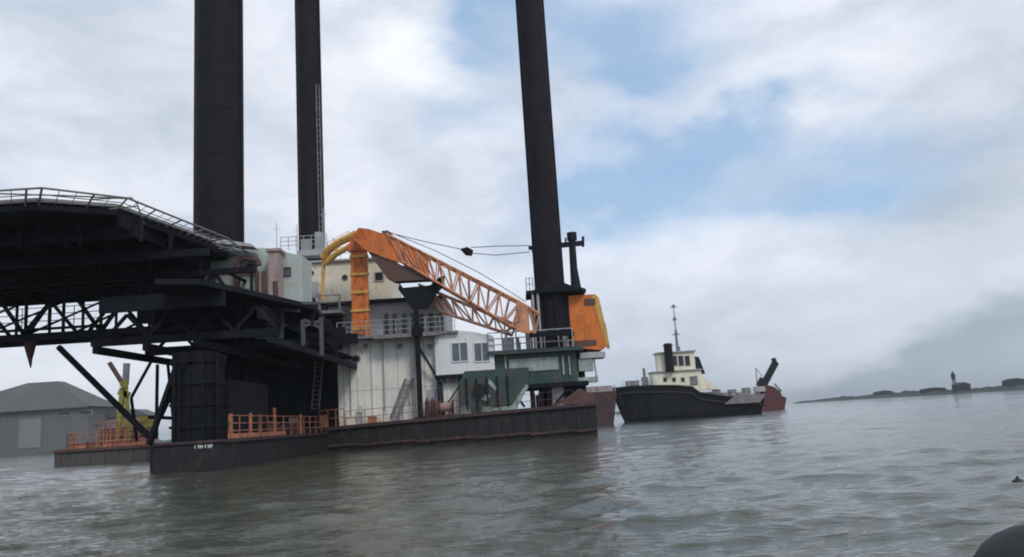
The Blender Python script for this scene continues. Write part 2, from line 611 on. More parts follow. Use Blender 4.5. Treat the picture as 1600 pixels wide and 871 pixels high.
shed(1508, 530, 8, 4.6, 1.6, 8, 'gabled shed on the far bank just right of the beacon', M['dark'], M['dark'])
shed(1383, 690, 13, 4.0, 1.2, 9, 'small dark shed low on the far bank, leftmost of the far sheds', M['dark'], M['dark'])
shed(1462, 560, 14, 3.4, .8, 8, 'long flat shed on the far bank left of the beacon', M['dark'], M['dark'])
shed(1592, 508, 10, 5.2, 1.2, 8, 'tall shed on the far bank at the right edge of the photo', M['dark'], M['dark'])

# ---------------------------------------------------------------- warehouse on the left bank
YW = 250.0
t = thing('warehouse', (P(40, 700, YW).x, YW, 0), 'large hazy grey warehouse with low hipped roof on the left bank', 'warehouse')
x0, x1 = P(-130, 680, YW).x, P(136, 680, YW).x
ze = P(60, 640, YW).z
MB().box(x0, x1, YW, YW + 18, -1, ze).build('wall', M['wall'], t)
mb = MB()
zr = P(50, 597, YW).z
e = 1.2
xa, xb = P(22, 600, YW).x, P(70, 600, YW).x
mb.add([(x0 - e, YW - e, ze), (x1 + e, YW - e, ze), (x1 + e, YW + 18 + e, ze), (x0 - e, YW + 18 + e, ze), (xa, YW + 7, zr + .3), (xb, YW + 7, zr + .3), (xb, YW + 11, zr + .3), (xa, YW + 11, zr + .3)],
       [(0, 1, 5, 4), (1, 2, 6, 5), (2, 3, 7, 6), (3, 0, 4, 7), (4, 5, 6, 7), (3, 2, 1, 0)])
mb.build('roof', M['roofm'], t)
mb = MB()
x = x0 + .7
while x < x1:
    mb.box(x, x + .12, YW - .07, YW + .01, .9, ze - .3)
    x += 1.4
mb.box(x0 - .5, x1 + .5, YW - 1.35, YW - 1.2, ze - .3, ze - .02)
mb.build('cladding_ribs', M['wall'], t)
a, b, c, d = rect(30, 64, 655, 700, YW)
MB().box(a, b, YW - .15, YW + .2, c, d).build('roller_door', M['door'], t)
for (pa, pb, pt, pbm) in ((90, 112, 642, 650), (124, 145, 641, 649), (-2, 6, 645, 655)):
    a, b, c, d = rect(pa, pb, pt, pbm, YW)
    mb = MB().box(a, b, YW - .2, YW + .1, c, d)
    o = mb.build('window', M['grey'], t)
    MB().box(a + .3, b - .3, YW - .25, YW + .1, c + .3, d - .3).build('pane', M['glass'], o)
# annex
t = thing('storage_shed', (P(190, 690, YW).x, YW + 12, 0), 'low mauve grey storage shed right of the warehouse, behind the pontoon', 'shed')
x0, x1 = P(152, 680, YW + 10).x, P(226, 680, YW + 10).x
ze = P(180, 652, YW + 10).z
m_ann = mat('mauve_wall', (.20, .17, .18), .8, .1, scale=.12)
MB().box(x0, x1, YW + 12, YW + 20, -1, ze).build('wall', m_ann, t)
MB().prism([(x0 - .6, YW + 11.5, ze + .01), (x1 + .6, YW + 11.5, ze + .01), (x1 - 4, YW + 11.5, ze + 2.2), (x0 + 4, YW + 11.5, ze + 2.2)], (0, 9, 0)).build('roof', M['roofm'], t)
# quay under them
MB().box(-230, P(275, 700, YW).x, YW - 2, YW + 120, -1.4, .9).build('river_bank', mat('quay_concrete', (.11, .12, .11), .85, .2, scale=.2, streak=0))['kind'] = 'structure'

# ================================================================= JACK-UP BARGE
HF = 55.5                       # depth of the near side of the main hull
LX, LY = P(342, 690, 47.5).x, 47.5           # near leg
RX, RY = P(873, 650, 58.4).x, 58.4
MX, MY = P(492, 600, 67.5).x, 67.5
barge = thing('jackup_barge', (-6, 60, 0), 'large dark jack-up barge standing on tall steel legs, with white deckhouses and helideck', 'jack-up barge')


def deck_z(px):
    return float(np.interp(px, [230, 350, 560, 800, 935], [1.35, 1.38, 1.72, 2.05, 2.2]))


# main hull with gentle sheer
mb = MB()
pxs = [345, 400, 470, 560, 650, 740, 830, 900, 935]
xs = [P(q, 690, HF).x for q in pxs]
HB = 74.0
vs = []
for x, q in zip(xs, pxs):
    z = deck_z(q)
    vs += [(x, HF, -1.2), (x, HF, z), (x, HB, z), (x, HB, -1.2)]
fs = []
for i in range(len(xs) - 1):
    o = i * 4
    for k in range(4):
        fs.append((o + k, o + (k + 1) % 4, o + 4 + (k + 1) % 4, o + 4 + k))
fs += [(0, 1, 2, 3), tuple(len(vs) - 4 + k for k in (3, 2, 1, 0))]
mb.add(vs, fs)
# the arm that carries the near leg
mb.box(-16.0, -13.0, 36.0, HF - .003, -1.2, 1.34)
mb.box(-17.7, -16.003, 39.4, HF - .003, -1.2, 1.335)
mb.box(-19.4, -17.703, 45.5, HF - .003, -1.2, 1.33)
# plating ribs on the near side
for i in range(30):
    x = xs[0] + (xs[-1] - xs[0]) * (i + .5) / 30
    zt = deck_z(345 + 590 * (i + .5) / 30)
    mb.box(x - .04, x + .04, HF - .06, HF + .02, -.6, zt - .22)
hull = mb.build('hull', M['hull'], barge)
# rubbing strake, rusty red edge and bulwark at the bow end
mb = MB()
for i in range(len(xs) - 1):
    mb.bar((xs[i], HF - .09, deck_z(pxs[i]) - .10), (xs[i + 1], HF - .09, deck_z(pxs[i + 1]) - .10), .2, .22)
    mb.bar((xs[i], HF - .07, .35), (xs[i + 1], HF - .07, .45), .14, .16)
mb.bar((-12.94, 36, 1.26), (-12.94, HF - .2, 1.26), .12, .14)
mb.bar((-16, 35.95, 1.27), (-12.9, 35.95, 1.27), .1, .1)
mb.build('rubbing_strake', M['maroon'], hull)
# bow bulwark / towing skids on the right end
mb = MB()
zb = deck_z(930)
x9 = xs[-1]
mb.prism([(x9, HF + .3, zb), (x9, HF + .3, zb + .55), (x9 - 1.0, HF + .3, zb + 1.0), (x9 - 2.0, HF + .3, zb + .35), (x9 - 3.0, HF + .3, zb)], (0, .25, 0))
mb.prism([(x9, HF + 8, zb), (x9, HF + 8, zb + .75), (x9 - 1.6, HF + 8, zb + 1.1), (x9 - 3.0, HF + 8, zb)], (0, .25, 0))
mb.box(x9 - .15, x9 + .003, HF + .6, HB - 1, zb, zb + .55)
mb.build('bulwark', M['brown'], barge)

# legs: plain tubes with weld rings and a pin rail
for (x, y, r, top) in ((LX, LY, 1.38, 70), (RX, RY, .985, 60), (MX, MY, .985, 66)):
    mb = MB()
    mb.tube((x, y, -4), (x, y, top), r, n=40)
    z = 3.0
    while z < top:
        mb.tube((x, y, z), (x, y, z + .10), r + .018, n=40)
        z += 3.0
    for s in (-1, 1):
        mb.box(x + s * (r - .02), x + s * (r + .10), y - .16, y + .16, 2, top - .5)
    leg = mb.build('leg', M['leg'], barge, smooth=True)
# leg ladder pipe on the far leg
mb = MB()
for s in (.86, 1.12):
    mb.tube((MX + s, MY - .95, 17), (MX + s, MY - .95, 31), .045, n=5)
for k in range(26):
    mb.tube((MX + .86, MY - .95, 17.3 + k * .5), (MX + 1.12, MY - .95, 17.3 + k * .5), .03, n=4)
mb.build('leg_ladder', M['grey'], barge)

# near leg casing (jacking tower) and its cross frames
mb = MB()
cx0, cx1 = P(268, 640, 36.3).x, P(352, 640, 38.6).x
zt = P(320, 548, 36.3).z
mb.box(cx0, cx1, 36.3, 38.6, 1.3, zt)
mb.box(cx0 + .25, cx1 + .2, 38.6, 44.5, 1.3, zt - 1.2)
for k in range(4):
    z = 1.9 + k * (zt - 2.4) / 3
    mb.box(cx0 - .07, cx1 + .07, 36.2, 38.7, z, z + .12)
for k in range(3):
    x = cx0 + .15 + k * (cx1 - cx0 - .3) / 2
    mb.box(x - .06, x + .06, 36.16, 36.35, 1.4, zt - .1)
mb.bar((cx0 - 1.2, 36.8, 1.3), (cx0 + .2, 36.4, zt - .5), .2)
mb.path([(cx0 + .4, 36.1, 1.35), (cx0 + .4, 36.1, zt - .8), (cx0 + .9, 36.1, zt - .4)], .07)
mb.tube((cx1 + .12, 37.2, 1.35), (cx1 + .12, 37.2, zt), .08, n=8)
casing = mb.build('jacking_tower', M['black'], barge)
# pale worn draught marks low on the casing (illegible strokes)
mb = MB()
random.seed(12)
x = P(303, 700, 35.9).x
zc = 1.08
for i in range(6):
    wd = random.uniform(.06, .11)
    mb.box(x, x + .03, 35.97, 35.99, zc - .08, zc + .08)
    if i % 2:
        mb.box(x + .03, x + wd, 35.971, 35.99, zc + .04, zc + .07)
    if i % 3:
        mb.box(x + .03, x + wd, 35.972, 35.99, zc - .02, zc + .015)
    if i % 3 == 1:
        mb.box(x + wd, x + wd + .03, 35.973, 35.99, zc - .08, zc + .05)
    x += wd + .06
mb.build('draught_marks', M['bwhite'], hull)

# big dark jack house behind the orange railing
a, b, c, d = rect(322, 536, 500, 676, 58.0)
mb = MB()
mb.box(a, b, 58, 68, 1.3, d)
for k in range(9):
    x = a + .2 + k * (b - a - .4) / 8
    mb.box(x - .07, x + .07, 57.86, 58.02, 1.5, d - .2)
for k in range(4):
    z = 2.4 + k * (d - 3) / 3.3
    mb.box(a - .05, b + .05, 57.82, 58.02, z, z + .12)
jh = mb.build('jack_house', M['dark'], barge)
mb = MB()
# gallery on top of the jack house: plates, posts, lighter members
mb.box(a - 1.6, b + .3, 56.4, 66, d + .004, d + .22)
for k in range(9):
    x = a - 1.4 + k * (b - a + 1.6) / 8
    mb.box(x - .07, x + .07, 56.5, 56.64, d + .2, d + .2 + random.choice([1.3, 1.5, 1.1]))
mb.box(a - 1.5, b + .2, 56.48, 56.58, d + .75, d + .85)
mb.box(a - 1.5, b + .2, 56.48, 56.58, d + 1.25, d + 1.33)
mb.build('gallery', M['grey'], jh)
# tanks, lockers and pipes on the gallery
mb = MB()
random.seed(8)
for k in range(10):
    x = a - .5 + k * .98
    hh = random.uniform(.5, 1.3)
    if k % 3 == 1:
        mb.tube((x + .3, 58.3, d + .22), (x + .3, 58.3, d + .22 + hh), .32, n=12)
    else:
        mb.box(x, x + random.uniform(.4, .8), 57.6, 58.6, d + .22, d + .22 + hh)
mb.path([(a - 1, 57.2, d + .9), (a + 2, 57.2, d + .9), (a + 2, 57.2, d + 1.9), (a + 4, 57.2, d + 1.9), (a + 4, 57.2, d + .3)], .08)
mb.build('deck_machinery', M['dark'], barge)
# leaning pipe run and ladder down the face
q1, q2 = P(352, 555, 56.8), P(333, 625, 56.8)
mb = MB()
p1, p2 = P(495, 545, 57.4), P(487, 640, 57.4)
mb.tube(p1, p2, .06, n=6).tube(p1 + Vector((.5, 0, 0)), p2 + Vector((.5, 0, 0)), .06, n=6)
for k in range(14):
    q = p1.lerp(p2, k / 13)
    mb.tube(q, q + Vector((.5, 0, 0)), .03, n=5)
mb.build('ladder', M['grey'], jh)

# upper dark deck running back from the near leg to the houses
ZU = 7.9
mb = MB()
mb.prism([(-15.0, 33.6, ZU), (-13.3, 34.2, ZU), (-10.7, 43.6, ZU), (-13.0, 61, ZU), (-20, 61, ZU), (-20, 44, ZU), (-15.5, 36, ZU)], (0, 0, .25))
mb.build('upper_deck', M['black'], barge)
mb = MB()
for y in (36, 40, 44, 48, 52, 56):
    mb.box(-18.5, -10.9 if y > 43 else -12.9, y - .12, y + .12, ZU - .7, ZU - .004)
for x in (-17.5, -15, -13.4, -12.3):
    mb.box(x - .12, x + .12, 39, 58, ZU - .95, ZU - .25)
# lower tier of beams and the bracing between
for y in (37.5, 43, 50):
    mb.box(-19.6, -11, y - .15, y + .15, 5.9, 6.25)
for x in (-19.3, -17, -14.5, -11.3):
    mb.box(x - .13, x + .13, 37.2, 57, 5.55, 5.88)
for y in (37.5, 43, 50):
    for i in range(4):
        x = -19 + i * 2
        mb.bar((x, y, 6.2), (x + 1, y, ZU - .6), .14)
        mb.bar((x + 1, y, ZU - .6), (x + 2, y, 6.2), .14)
mb.box(-19.6, -11.2, 43, 57.5, 6.26, 6.32)
mb.build('deck_beams', M['black'], barge)
# posts and raking struts from the arm up to the beams
mb = MB()
for pa, pb, y in (((246, 570), (244, 686), 42), ((270, 566), (276, 600), 41), ((276, 600), (252, 652), 41), ((238, 562), (205, 622), 44), ((205, 622), (214, 690), 44), ((262, 566), (274, 690), 45), ((232, 652), (276, 654), 42)):
    A_, B_ = P(*pa, y), P(*pb, y)
    mb.tube(A_, B_, .09, n=8)
A_, B_ = P(92, 543, 41.0), P(236, 686, 39.5)
mb.tube(A_, B_, .15, n=10)
mb.tube(P(60, 543, 47.0), P(232, 688, 47), .10, n=8) if False else None
mb.build('support_struts', M['black'], barge)

# helideck
HZ = 10.95
poly = [(-29.5, 32.0), (-19.0, 31.9), (-16.6, 33.4), (-15.3, 40.0), (-15.4, 43.5), (-18.8, 49.5), (-30.5, 49.5), (-35, 44), (-35, 37)]
mb = MB()
mb.prism([(x, y, HZ) for x, y in poly], (0, 0, .35))
cxm, cym = -25.2, 40.7
for k in range(11):                   # girders under the plate
    x = -34 + k * 1.75
    mb.box(x - .09, x + .09, 33.5, 48.5, HZ - .5, HZ - .004)
for y in (34.5, 38, 41.5, 45, 48):
    mb.box(-34.2, -16.2, y - .12, y + .12, HZ - .75, HZ - .25)
helideck = mb.build('helideck', M['black'], barge)
# safety net: outriggers, edge pipes and mesh wires, tilted up and out
mb = MB()
n = len(poly)
for i in range(n):
    a2, b2 = Vector((*poly[i], HZ + .2)), Vector((*poly[(i + 1) % n], HZ + .2))
    ea = Vector((a2.x - cxm, a2.y - cym, 0)).normalized()
    eb = Vector((b2.x - cxm, b2.y - cym, 0)).normalized()
    up = [.42, .42, .30, .12, .10, .1, .1, .3, .4]
    oa, ob = a2 + ea * 1.1 + Vector((0, 0, up[i])), b2 + eb * 1.1 + Vector((0, 0, up[(i + 1) % n]))
    mb.tube(oa, ob, .045, n=6)
    for q in (.3, .62):
        mb.tube(a2.lerp(oa, q), b2.lerp(ob, q), .022, n=4)
    m_ = max(2, round((b2 - a2).length / .55))
    for k in range(m_ + 1):
        u_, v_ = a2.lerp(b2, k / m_), oa.lerp(ob, k / m_)
        mb.tube(u_, v_, .045 if k % 3 == 0 else .016, n=4)
mb.build('safety_net', M['grey'], helideck)
mb = MB()
for i in range(n):
    mb.bar(Vector((*poly[i], HZ + .40)), Vector((*poly[(i + 1) % n], HZ + .40)), .22, .16)
mb.build('edge_kerb', M['grey'], helideck)
# two raised fire-monitor rails at the right corner
mb = MB()
mb.path([P(140, 312, 32.5), P(205, 309, 33.2), P(214, 318, 33.5), P(225, 350, 34.2)], .03)
mb.path([P(170, 327, 32.8), P(216, 322, 33.4)], .03)
mb.path([P(0, 303, 31.4), P(100, 306, 31.6), P(205, 311, 33)], .035)
mb.build('edge_rail', M['grey'], helideck)

# support truss below the helideck
mb = MB()
for (y, zlo, x_l, x_r) in ((40.6, 7.0, -36, -13), (46.0, 7.4, -36, -14)):
    mb.box(x_l, x_r, y - .16, y + .16, zlo - .2, zlo + .12)
    mb.box(x_l, x_r, y - .14, y + .14, 9.55, 9.85)
    step = 1.9
    k = 0
    x = x_l
    while x < x_r - .5:
        xn = min(x + step, x_r)
        if k % 2 == 0:
            mb.bar((x, y, zlo), (xn, y, 9.7), .16)
        else:
            mb.bar((x, y, 9.7), (xn, y, zlo), .16)
        mb.bar((xn, y - .01, zlo), (xn, y - .01, 9.7), .12)
        x = xn
        k += 1
for k in range(9):
    x = -34.5 + k * 2.5
    mb.bar((x, 40.6, 7.05), (x, 46, 7.45), .14)
    mb.bar((x, 40.6, 9.7), (x, 46, 9.7), .14)
    mb.bar((x, 40.6, 7.1), (x + 1.2, 46, 9.6), .10)
for k in range(8):
    x = -34 + k * 2.6
    for y in (34, 37, 40.6, 46):
        mb.bar((x, y, 9.6 if y > 40 else 9.9), (x + .01, y, HZ - .02), .14)
mb.box(-35, -14, 36.8, 37.1, 9.75, 10.1)
# walkway beside the lower chord
mb.box(-36, -20.4, 40.0, 40.5, 7.25, 7.32)
mb.build('support_truss', M['black'], helideck)
mb = MB()
rail(mb, (-36, 39.9, 7.3), (-20.5, 39.9, 7.3), 1.0, r=.025)
mb.build('walkway_railing', M['brown'], helideck)

# outrigger pad under the brace
# railings of the main hull
mb = MB()
def yrail(pa, pb, y, h, nn, bars=3, r=.035):
    A_, B_ = P(pa, 680, y).x, P(pb, 680, y).x
    rail(mb, (A_, y, deck_z(pa)), (B_, y, deck_z(pb)), h, nn, r, bars)
rail(mb, (-13.06, 36.9, 1.34), (-13.06, HF - .1, 1.34), 1.02, 13, .030, 3)
yrail(500, 538, HF + .12, 1.15, 3, 2)
# kick plates and stanchion boxes
mb.box(-13.1, -13.07, 36.9, 46, 1.345, 1.55)
for yy, hh in ((37.2, 1.1), (39.9, 1.15), (41.4, 1.1), (43.8, 1.45), (49, 1.15)):
    mb.box(-13.12, -13.0, yy - .06, yy + .06, 1.345, 1.34 + hh)
mb.build('deck_railing', M['rail'], barge)
mb = MB()
for (pa, pb) in ((540, 720), (725, 840), (845, 900)):
    A_, B_ = P(pa, 680, HF).x, P(pb, 680, HF).x
    rail(mb, (A_, HF + .12, deck_z(pa)), (B_, HF + .12, deck_z(pb)), .95, None, .022, 2)
mb.build('deck_railing', M['brown'], barge)

for k in range(7):
    y_ = 39 + k * 2.2
    hh = random.uniform(.25, .8)
    mb = MB().box(-14.6, -13.9, y_, y_ + random.uniform(.6, 1.4), 1.345, 1.345 + hh)
    mb.tube((-14.2, y_ + .3, 1.3 + hh), (-14.2, y_ + .3, 1.5 + hh), .2, .12, n=10)
    mb.build('deck_fitting', M['brown'], barge)
# ---------------------------------------------------------------- deckhouses
def portholes(house, y, spots, m=None):
    for (px, py, r_) in spots:
        c = P(px, py, y)
        mb = MB().tube((c.x, y - .05, c.z), (c.x, y + .04, c.z), r_, n=16, mi=0)
        mb.tube((c.x, y - .06, c.z), (c.x, y - .02, c.z), r_ * .72, n=16, mi=1)
        mb.build('porthole', [M['grey'], M['glass']], house)


# A. lower white house, ground tier
Y1 = 57.0
a, b, c, d = rect(528, 716, 528, 655, Y1)
mb = MB().box(a, b, Y1, 66, 1.5, d)
for q in (583, 640, 700):
    x = P(q, 600, Y1).x
    mb.box(x - .05, x + .05, Y1 - .07, Y1 + .02, 1.7, d - .05)
h1 = mb.build('lower_deckhouse', M['white'], barge)
MB().box(a - .3, b + .2, Y1 - .9, 66.2, d + .004, d + .16).box(P(588, 530, Y1).x, P(690, 530, Y1).x, Y1 - 1.25, Y1 - .9, d - .12, d + .14).build('deck_edge', M['grey'], h1)
portholes(h1, Y1, [(557, 561, .30)])
for q, py0, py1, rr in ((546, 528, 650, .05), (598, 532, 640, .04), (646, 532, 652, .05), (652, 545, 652, .035)):
    A_, B_ = P(q, py0, Y1), P(q, py1, Y1)
    MB().tube((A_.x, Y1 - .12, A_.z), (A_.x, Y1 - .12, max(B_.z, 1.7)), rr, n=6).build('downpipe', M['lgrey'], h1)
for q in (572, 625, 672):
    c_ = P(q, 540, Y1)
    MB().box(c_.x - .14, c_.x + .14, Y1 - .3, Y1, c_.z - .08, c_.z + .08).tube((c_.x, Y1 - .2, c_.z - .2), (c_.x, Y1 - .2, c_.z - .06), .1, n=8).build('bulkhead_lamp', M['grey'], h1)
mb = MB()
for k in range(9):
    x = a + .4 + k * (b - a - .8) / 8
    mb.box(x - .02, x + .02, Y1 - .012, Y1 + .01, 1.6, d - .1)
mb.box(a + .02, b - .02, Y1 - .014, Y1 + .01, 4.0, 4.03)
mb.build('wall_seams', M['lgrey'], h1)
for (p0, p1, t0, t1) in ((706, 722, 548, 566), (690, 716, 576, 600)):
    a2, b2, c2, d2 = rect(p0, p1, t0, t1, Y1)
    window(h1, a2, min(b2, b - .05), c2, d2, Y1 - .01, M['lgrey'], M['glass'])
a2, b2, c2, d2 = rect(668, 690, 595, 652, Y1)
mb = MB().box(a2, b2, Y1 - .07, Y1 + .02, 1.9, d2 - .6, 0)
mb.tube(((a2 + .2), Y1 - .09, 2.9), ((a2 + .2), Y1 - .07, 3.2), .05, n=6)
mb.build('door', M['lgrey'], h1)
mb = MB()
zd = d + .16
rail(mb, (a + .2, Y1 - .8, zd), (b, Y1 - .8, zd), 1.05, 8, .025, 3)
mb.build('roof_railing', M['lgrey'], h1)

# B. second tier, set back, dark strip of openings, dark roof edge
a, b, c, d = rect(500, 694, 474, 526, Y1 + 1.2)
h2 = MB().box(a, b, Y1 + 1.2, 66, zd, d).build('middle_deckhouse', M['lgrey'], barge)
MB().box(a - .25, b + .15, Y1 + .6, 66.1, d + .004, d + .22).build('roof_edge', M['dark'], h2)
for q in (600, 613, 628, 641, 655, 670, 684):
    a2, b2, c2, d2 = rect(q, q + 8, 490, 524, Y1 + 1.2)
    window(h2, a2, b2, c2, d2, Y1 + 1.19, M['grey'], M['glass'])
for k in range(4):
    a2, b2, c2, d2 = rect(514, 548, 486 + k * 10, 492 + k * 10, Y1 + 1.2)
    MB().box(a2, b2, Y1 + 1.1, Y1 + 1.25, c2, d2).build('louvre', M['grey'], h2)

# C. top tier, cream walls, round ports and a door, to the far left a pale teal block
YT = 60.0
a, b, c, d = rect(478, 612, 408, 478, YT)
h3 = MB().box(a, b, YT, 65.2, c, d).build('upper_deckhouse', M['cream'], barge)
MB().box(a - .2, b + .2, YT - .25, 65.4, d + .003, d + .14).build('roof_edge', M['lgrey'], h3)
portholes(h3, YT, [(539, 434, .24), (487, 427, .2)])
a2, b2, c2, d2 = rect(481, 497, 440, 466, YT)
MB().box(a2, b2, YT - .06, YT + .02, c2, d2).build('door', M['lgrey'], h3)
a2, b2, c2, d2 = rect(585, 600, 425, 440, YT)
window(h3, a2, b2, c2, d2, YT - .01, M['lgrey'], M['glass'])
mb = MB()
rail(mb, (a, YT - .1, d + .14), (b - 2.4, YT - .1, d + .14), .9, None, .022, 2)
mb.build('roof_railing', M['lgrey'], h3)

YU = 43.6
zb_ = 7.95
a, b, c, d = rect(316, 470, 396, 480, YU)
pts = [(P(298, 430, YU).x, YU, zb_), (P(472, 440, YU).x, YU, zb_), (P(472, 400, YU).x, YU, P(472, 400, YU).z), (P(420, 386, YU).x, YU, P(420, 388, YU).z), (P(338, 384, YU).x, YU, P(345, 386, YU).z)]
h4 = MB().prism(pts, (0, 2.1, 0)).build('stern_deckhouse', M['teal'], barge)
for (p0, p1, t0, t1) in ((386, 402, 412, 428), (440, 455, 418, 432)):
    a2, b2, c2, d2 = rect(p0, p1, t0, t1, YU)
    window(h4, a2, b2, c2, d2, YU - .01, M['brown'], M['glassg'])
# ventilation trunks and pinkish casing
mb = MB()
a2, b2, c2, d2 = rect(419, 436, 393, 470, YU - 1.0)
mb.box(a2, b2, YU - 1.0, YU - .2, 8.5, d2)
mb.box(a2 - .1, b2 + .1, YU - 1.1, YU - .1, d2, d2 + .15)
mb.build('vent_trunk', mat('pinkish_paint', (.36, .27, .26), .6, .2, .2), h4)

mb = MB()
mb.prism([P(300, 380, 42.4), P(300, 374, 42.4), P(340, 373, 42.4), P(392, 381, 42.4), P(396, 386, 42.4), P(340, 380, 42.4)], (0, 1.0, 0))
mb.build('canopy', M['lgrey'], h4)
# lighter posts, plates and conduits along the side of the upper deck
mb = MB()
for q, t0, t1 in ((402, 488, 530), (440, 488, 528), (474, 500, 540), (503, 496, 556), (386, 505, 528), (420, 496, 520)):
    p_, q_ = P(q, t1, 42.3), P(q, t0, 42.3)
    mb.box(p_.x - .09, p_.x + .09, 42.2, 42.4, p_.z, q_.z)
for pa, pb in (((396, 506), (446, 508)), ((426, 484), (468, 486)), ((452, 474), (500, 474)), ((350, 520), (372, 520)), ((400, 528), (440, 529)), ((470, 512), (505, 500)), ((476, 500), (500, 512))):
    mb.bar(P(*pa, 42.25), P(*pb, 42.25), .12, .14)
mb.bar(P(352, 555, 40), P(333, 625, 40), .12)
mb.build('conduit_frame', mat('blue_grey_paint', (.075, .085, .11), .6, .3, .2), barge)
mb = MB()
for q, ww, hh in ((786, .5, .9), (806, .35, .6), (822, .5, 1.2), (880, .4, .8)):
    x_ = P(q, 540, 57.4).x
    z_ = P(836, 552, 56.8).z + .29
    MB().box(x_, x_ + ww, 57.2, 57.9, z_, z_ + hh).tube((x_ + ww / 2, 57.5, z_ + hh), (x_ + ww / 2, 57.5, z_ + hh + .35), .09, n=8).build('deck_vent', M['lgrey'], barge)
for q in (790, 880, 890):
    c_ = P(q, 570, 56.7)
    MB().box(c_.x - .05, c_.x + .05, 56.66, 56.8, c_.z - .7, c_.z + .6).build('side_stiffener', M['lgreen'], barge)
# small brown goose-neck pipe frame in front of the stern house
mb = MB()
mb.path([P(371, 440, 43), P(371, 412, 43), P(380, 403, 43), P(402, 407, 43), P(404, 415, 43)], .17, n=10)
mb.path([P(371, 430, 43), P(400, 431, 43)], .07)
mb.path([P(402, 470, 43), P(402, 424, 43)], .10)
mb.path([P(412, 500, 42.6), P(412, 424, 42.6)], .12)
mb.path([P(432, 478, 42.6), P(430, 440, 42.6)], .14)
mb.path([P(371, 440, 43), Vector((P(371, 440, 43).x, 43, 8.0))], .17, n=10)
mb.build('pipe_frame', M['brown'], barge)

# aerials and rail posts on the house tops
for (px, py0, py1, y, r_) in ((432, 348, 392, 61, .035), (464, 350, 396, 61, .035), (505, 325, 405, 60.5, .05), (520, 372, 404, 60.5, .03)):
    A_ = P(px, py1, y)
    B_ = P(px, py0, y)
    t = MB().tube((B_.x, y, A_.z - .6), (B_.x, y, B_.z), r_, r_ * .6, n=6)
    t.tube((B_.x - .25, y, B_.z - .5), (B_.x + .25, y, B_.z - .5), r_ * .5, n=5)
    t.build('aerial', M['lgrey'], barge)
mb = MB()
a_, b_ = P(440, 392, 61), P(512, 400, 61)
rail(mb, (a_.x, 60.8, a_.z), (b_.x, 60.8, a_.z), 1.0, 6, .03, 3)
mb.box(P(464, 395, 61).x, P(512, 395, 61).x, 60.9, 62.2, a_.z - .5, a_.z - .1)
mb.box(P(470, 384, 61).x, P(484, 384, 61).x, 61, 61.6, a_.z - .2, a_.z + .8)
mb.box(P(492, 376, 61).x, P(502, 376, 61).x, 61, 61.6, a_.z - .2, a_.z + 1.3)
mb.build('lookout_platform', M['lgrey'], barge)

# D. bright white control cabin (a separate portable cabin with arched roof)
YC = 56.4
a, b, c, d = rect(680, 772, 530, 584, YC)
cab = thing('control_cabin', ((a + b) / 2, YC, c), 'bright white cabin with rounded roof and two windows, beside the green machinery', 'cabin')
mb = MB()
out = [(a, YC, c), (b, YC, c), (b, YC, d)]
for k in range(9):
    t_ = k / 8
    out.append((b + (a - b) * t_, YC, d + .62 * math.sin(math.pi * (t_ * .62 + .05))))
out.append((a, YC, d))
mb.prism(out, (0, 3.2, 0))
mb.build('wall', M['bwhite'], cab)
for (p0, p1) in ((705, 732), (740, 766)):
    a2, b2, c2, d2 = rect(p0, p1, 535, 566, YC)
    window(cab, a2, b2, c2, d2, YC - .005, M['bwhite'], M['glassg'], mull=1)
# stand under the cabin
mb = MB()
mb.box(a - .1, b + .1, YC - .1, YC + 3.3, c - .2, c - .004)
for x in (a + .1, (a + b) / 2, b - .1):
    for y in (YC + .1, YC + 3):
        mb.box(x - .08, x + .08, y - .08, y + .08, 1.9, c - .2)
mb.bar((a + .1, YC + .1, 2.0), ((a + b) / 2, YC + .1, c - .2), .1)
mb.build('stand', M['dark'], cab)

# ---------------------------------------------------------------- green engine deckhouse around the right leg
YG = 56.8
a, b, c, d = rect(772, 902, 552, 600, YG)
gh = MB().box(a, b, YG, 62.5, c, d).build('green_deckhouse', M['green'], barge)
a2, b2, c2, d2 = rect(796, 872, 560, 580, YG)
mb = MB().box(a2, b2, YG - .08, YG + .02, c2, d2)
for k in range(6):
    x = a2 + (b2 - a2) * k / 5
    mb.box(x - .03, x + .03, YG - .12, YG - .07, c2, d2)
mb.build('side_panel', M['lgreen'], gh)
MB().box(a - .35, b + .5, YG - .6, 63, d + .004, d + .28).build('deck_edge', M['green'], gh)
MB().box(a - .1, b + .7, YG - .3, 62.6, c - .30, c - .004).build('lower_edge', M['black'], gh)
mb = MB()
rail(mb, (a - .3, YG - .5, d + .28), (b - .2, YG - .5, d + .28), 1.25, 6, .045, 3)
mb.box(a + .8, a + 1.5, YG - .2, YG + .6, d + .28, d + 1.2)
mb.build('deck_railing', M['lgrey'], gh)
# columns below it
for q in (832, 846, 859):
    x = P(q, 620, YG).x
    MB().box(x - .16, x + .16, YG + .1, YG + .5, 1.9, c - .3).build('column', M['black'], gh)
for x in (a + .3, b - .3):
    for y in (YG + .4, 62):
        MB().box(x - .14, x + .14, y - .14, y + .14, 1.9, c - .3).build('column', M['black'], gh)
MB().bar((P(892, 602, YG).x, YG + .3, c - .3), (P(866, 640, YG).x, YG + .3, 2.2), .16).build('brace', M['black'], gh)
MB().bar((P(800, 602, YG).x, YG + .3, c - .3), (P(820, 640, YG).x, YG + .3, 2.2), .16).build('brace', M['black'], gh)
MB().box(P(840, 640, YG).x, P(905, 640, YG).x, YG + 1.2, YG + 4, 2.0, 3.0).build('plinth', M['black'], gh)
a2, b2, c2, d2 = rect(863, 881, 604, 633, YG + .6)
MB().box(a2, b2, YG + .6, YG + .8, 2.0, d2).build('white_panel', M['bwhite'], barge)  # thin white upright slab below the green deckhouse
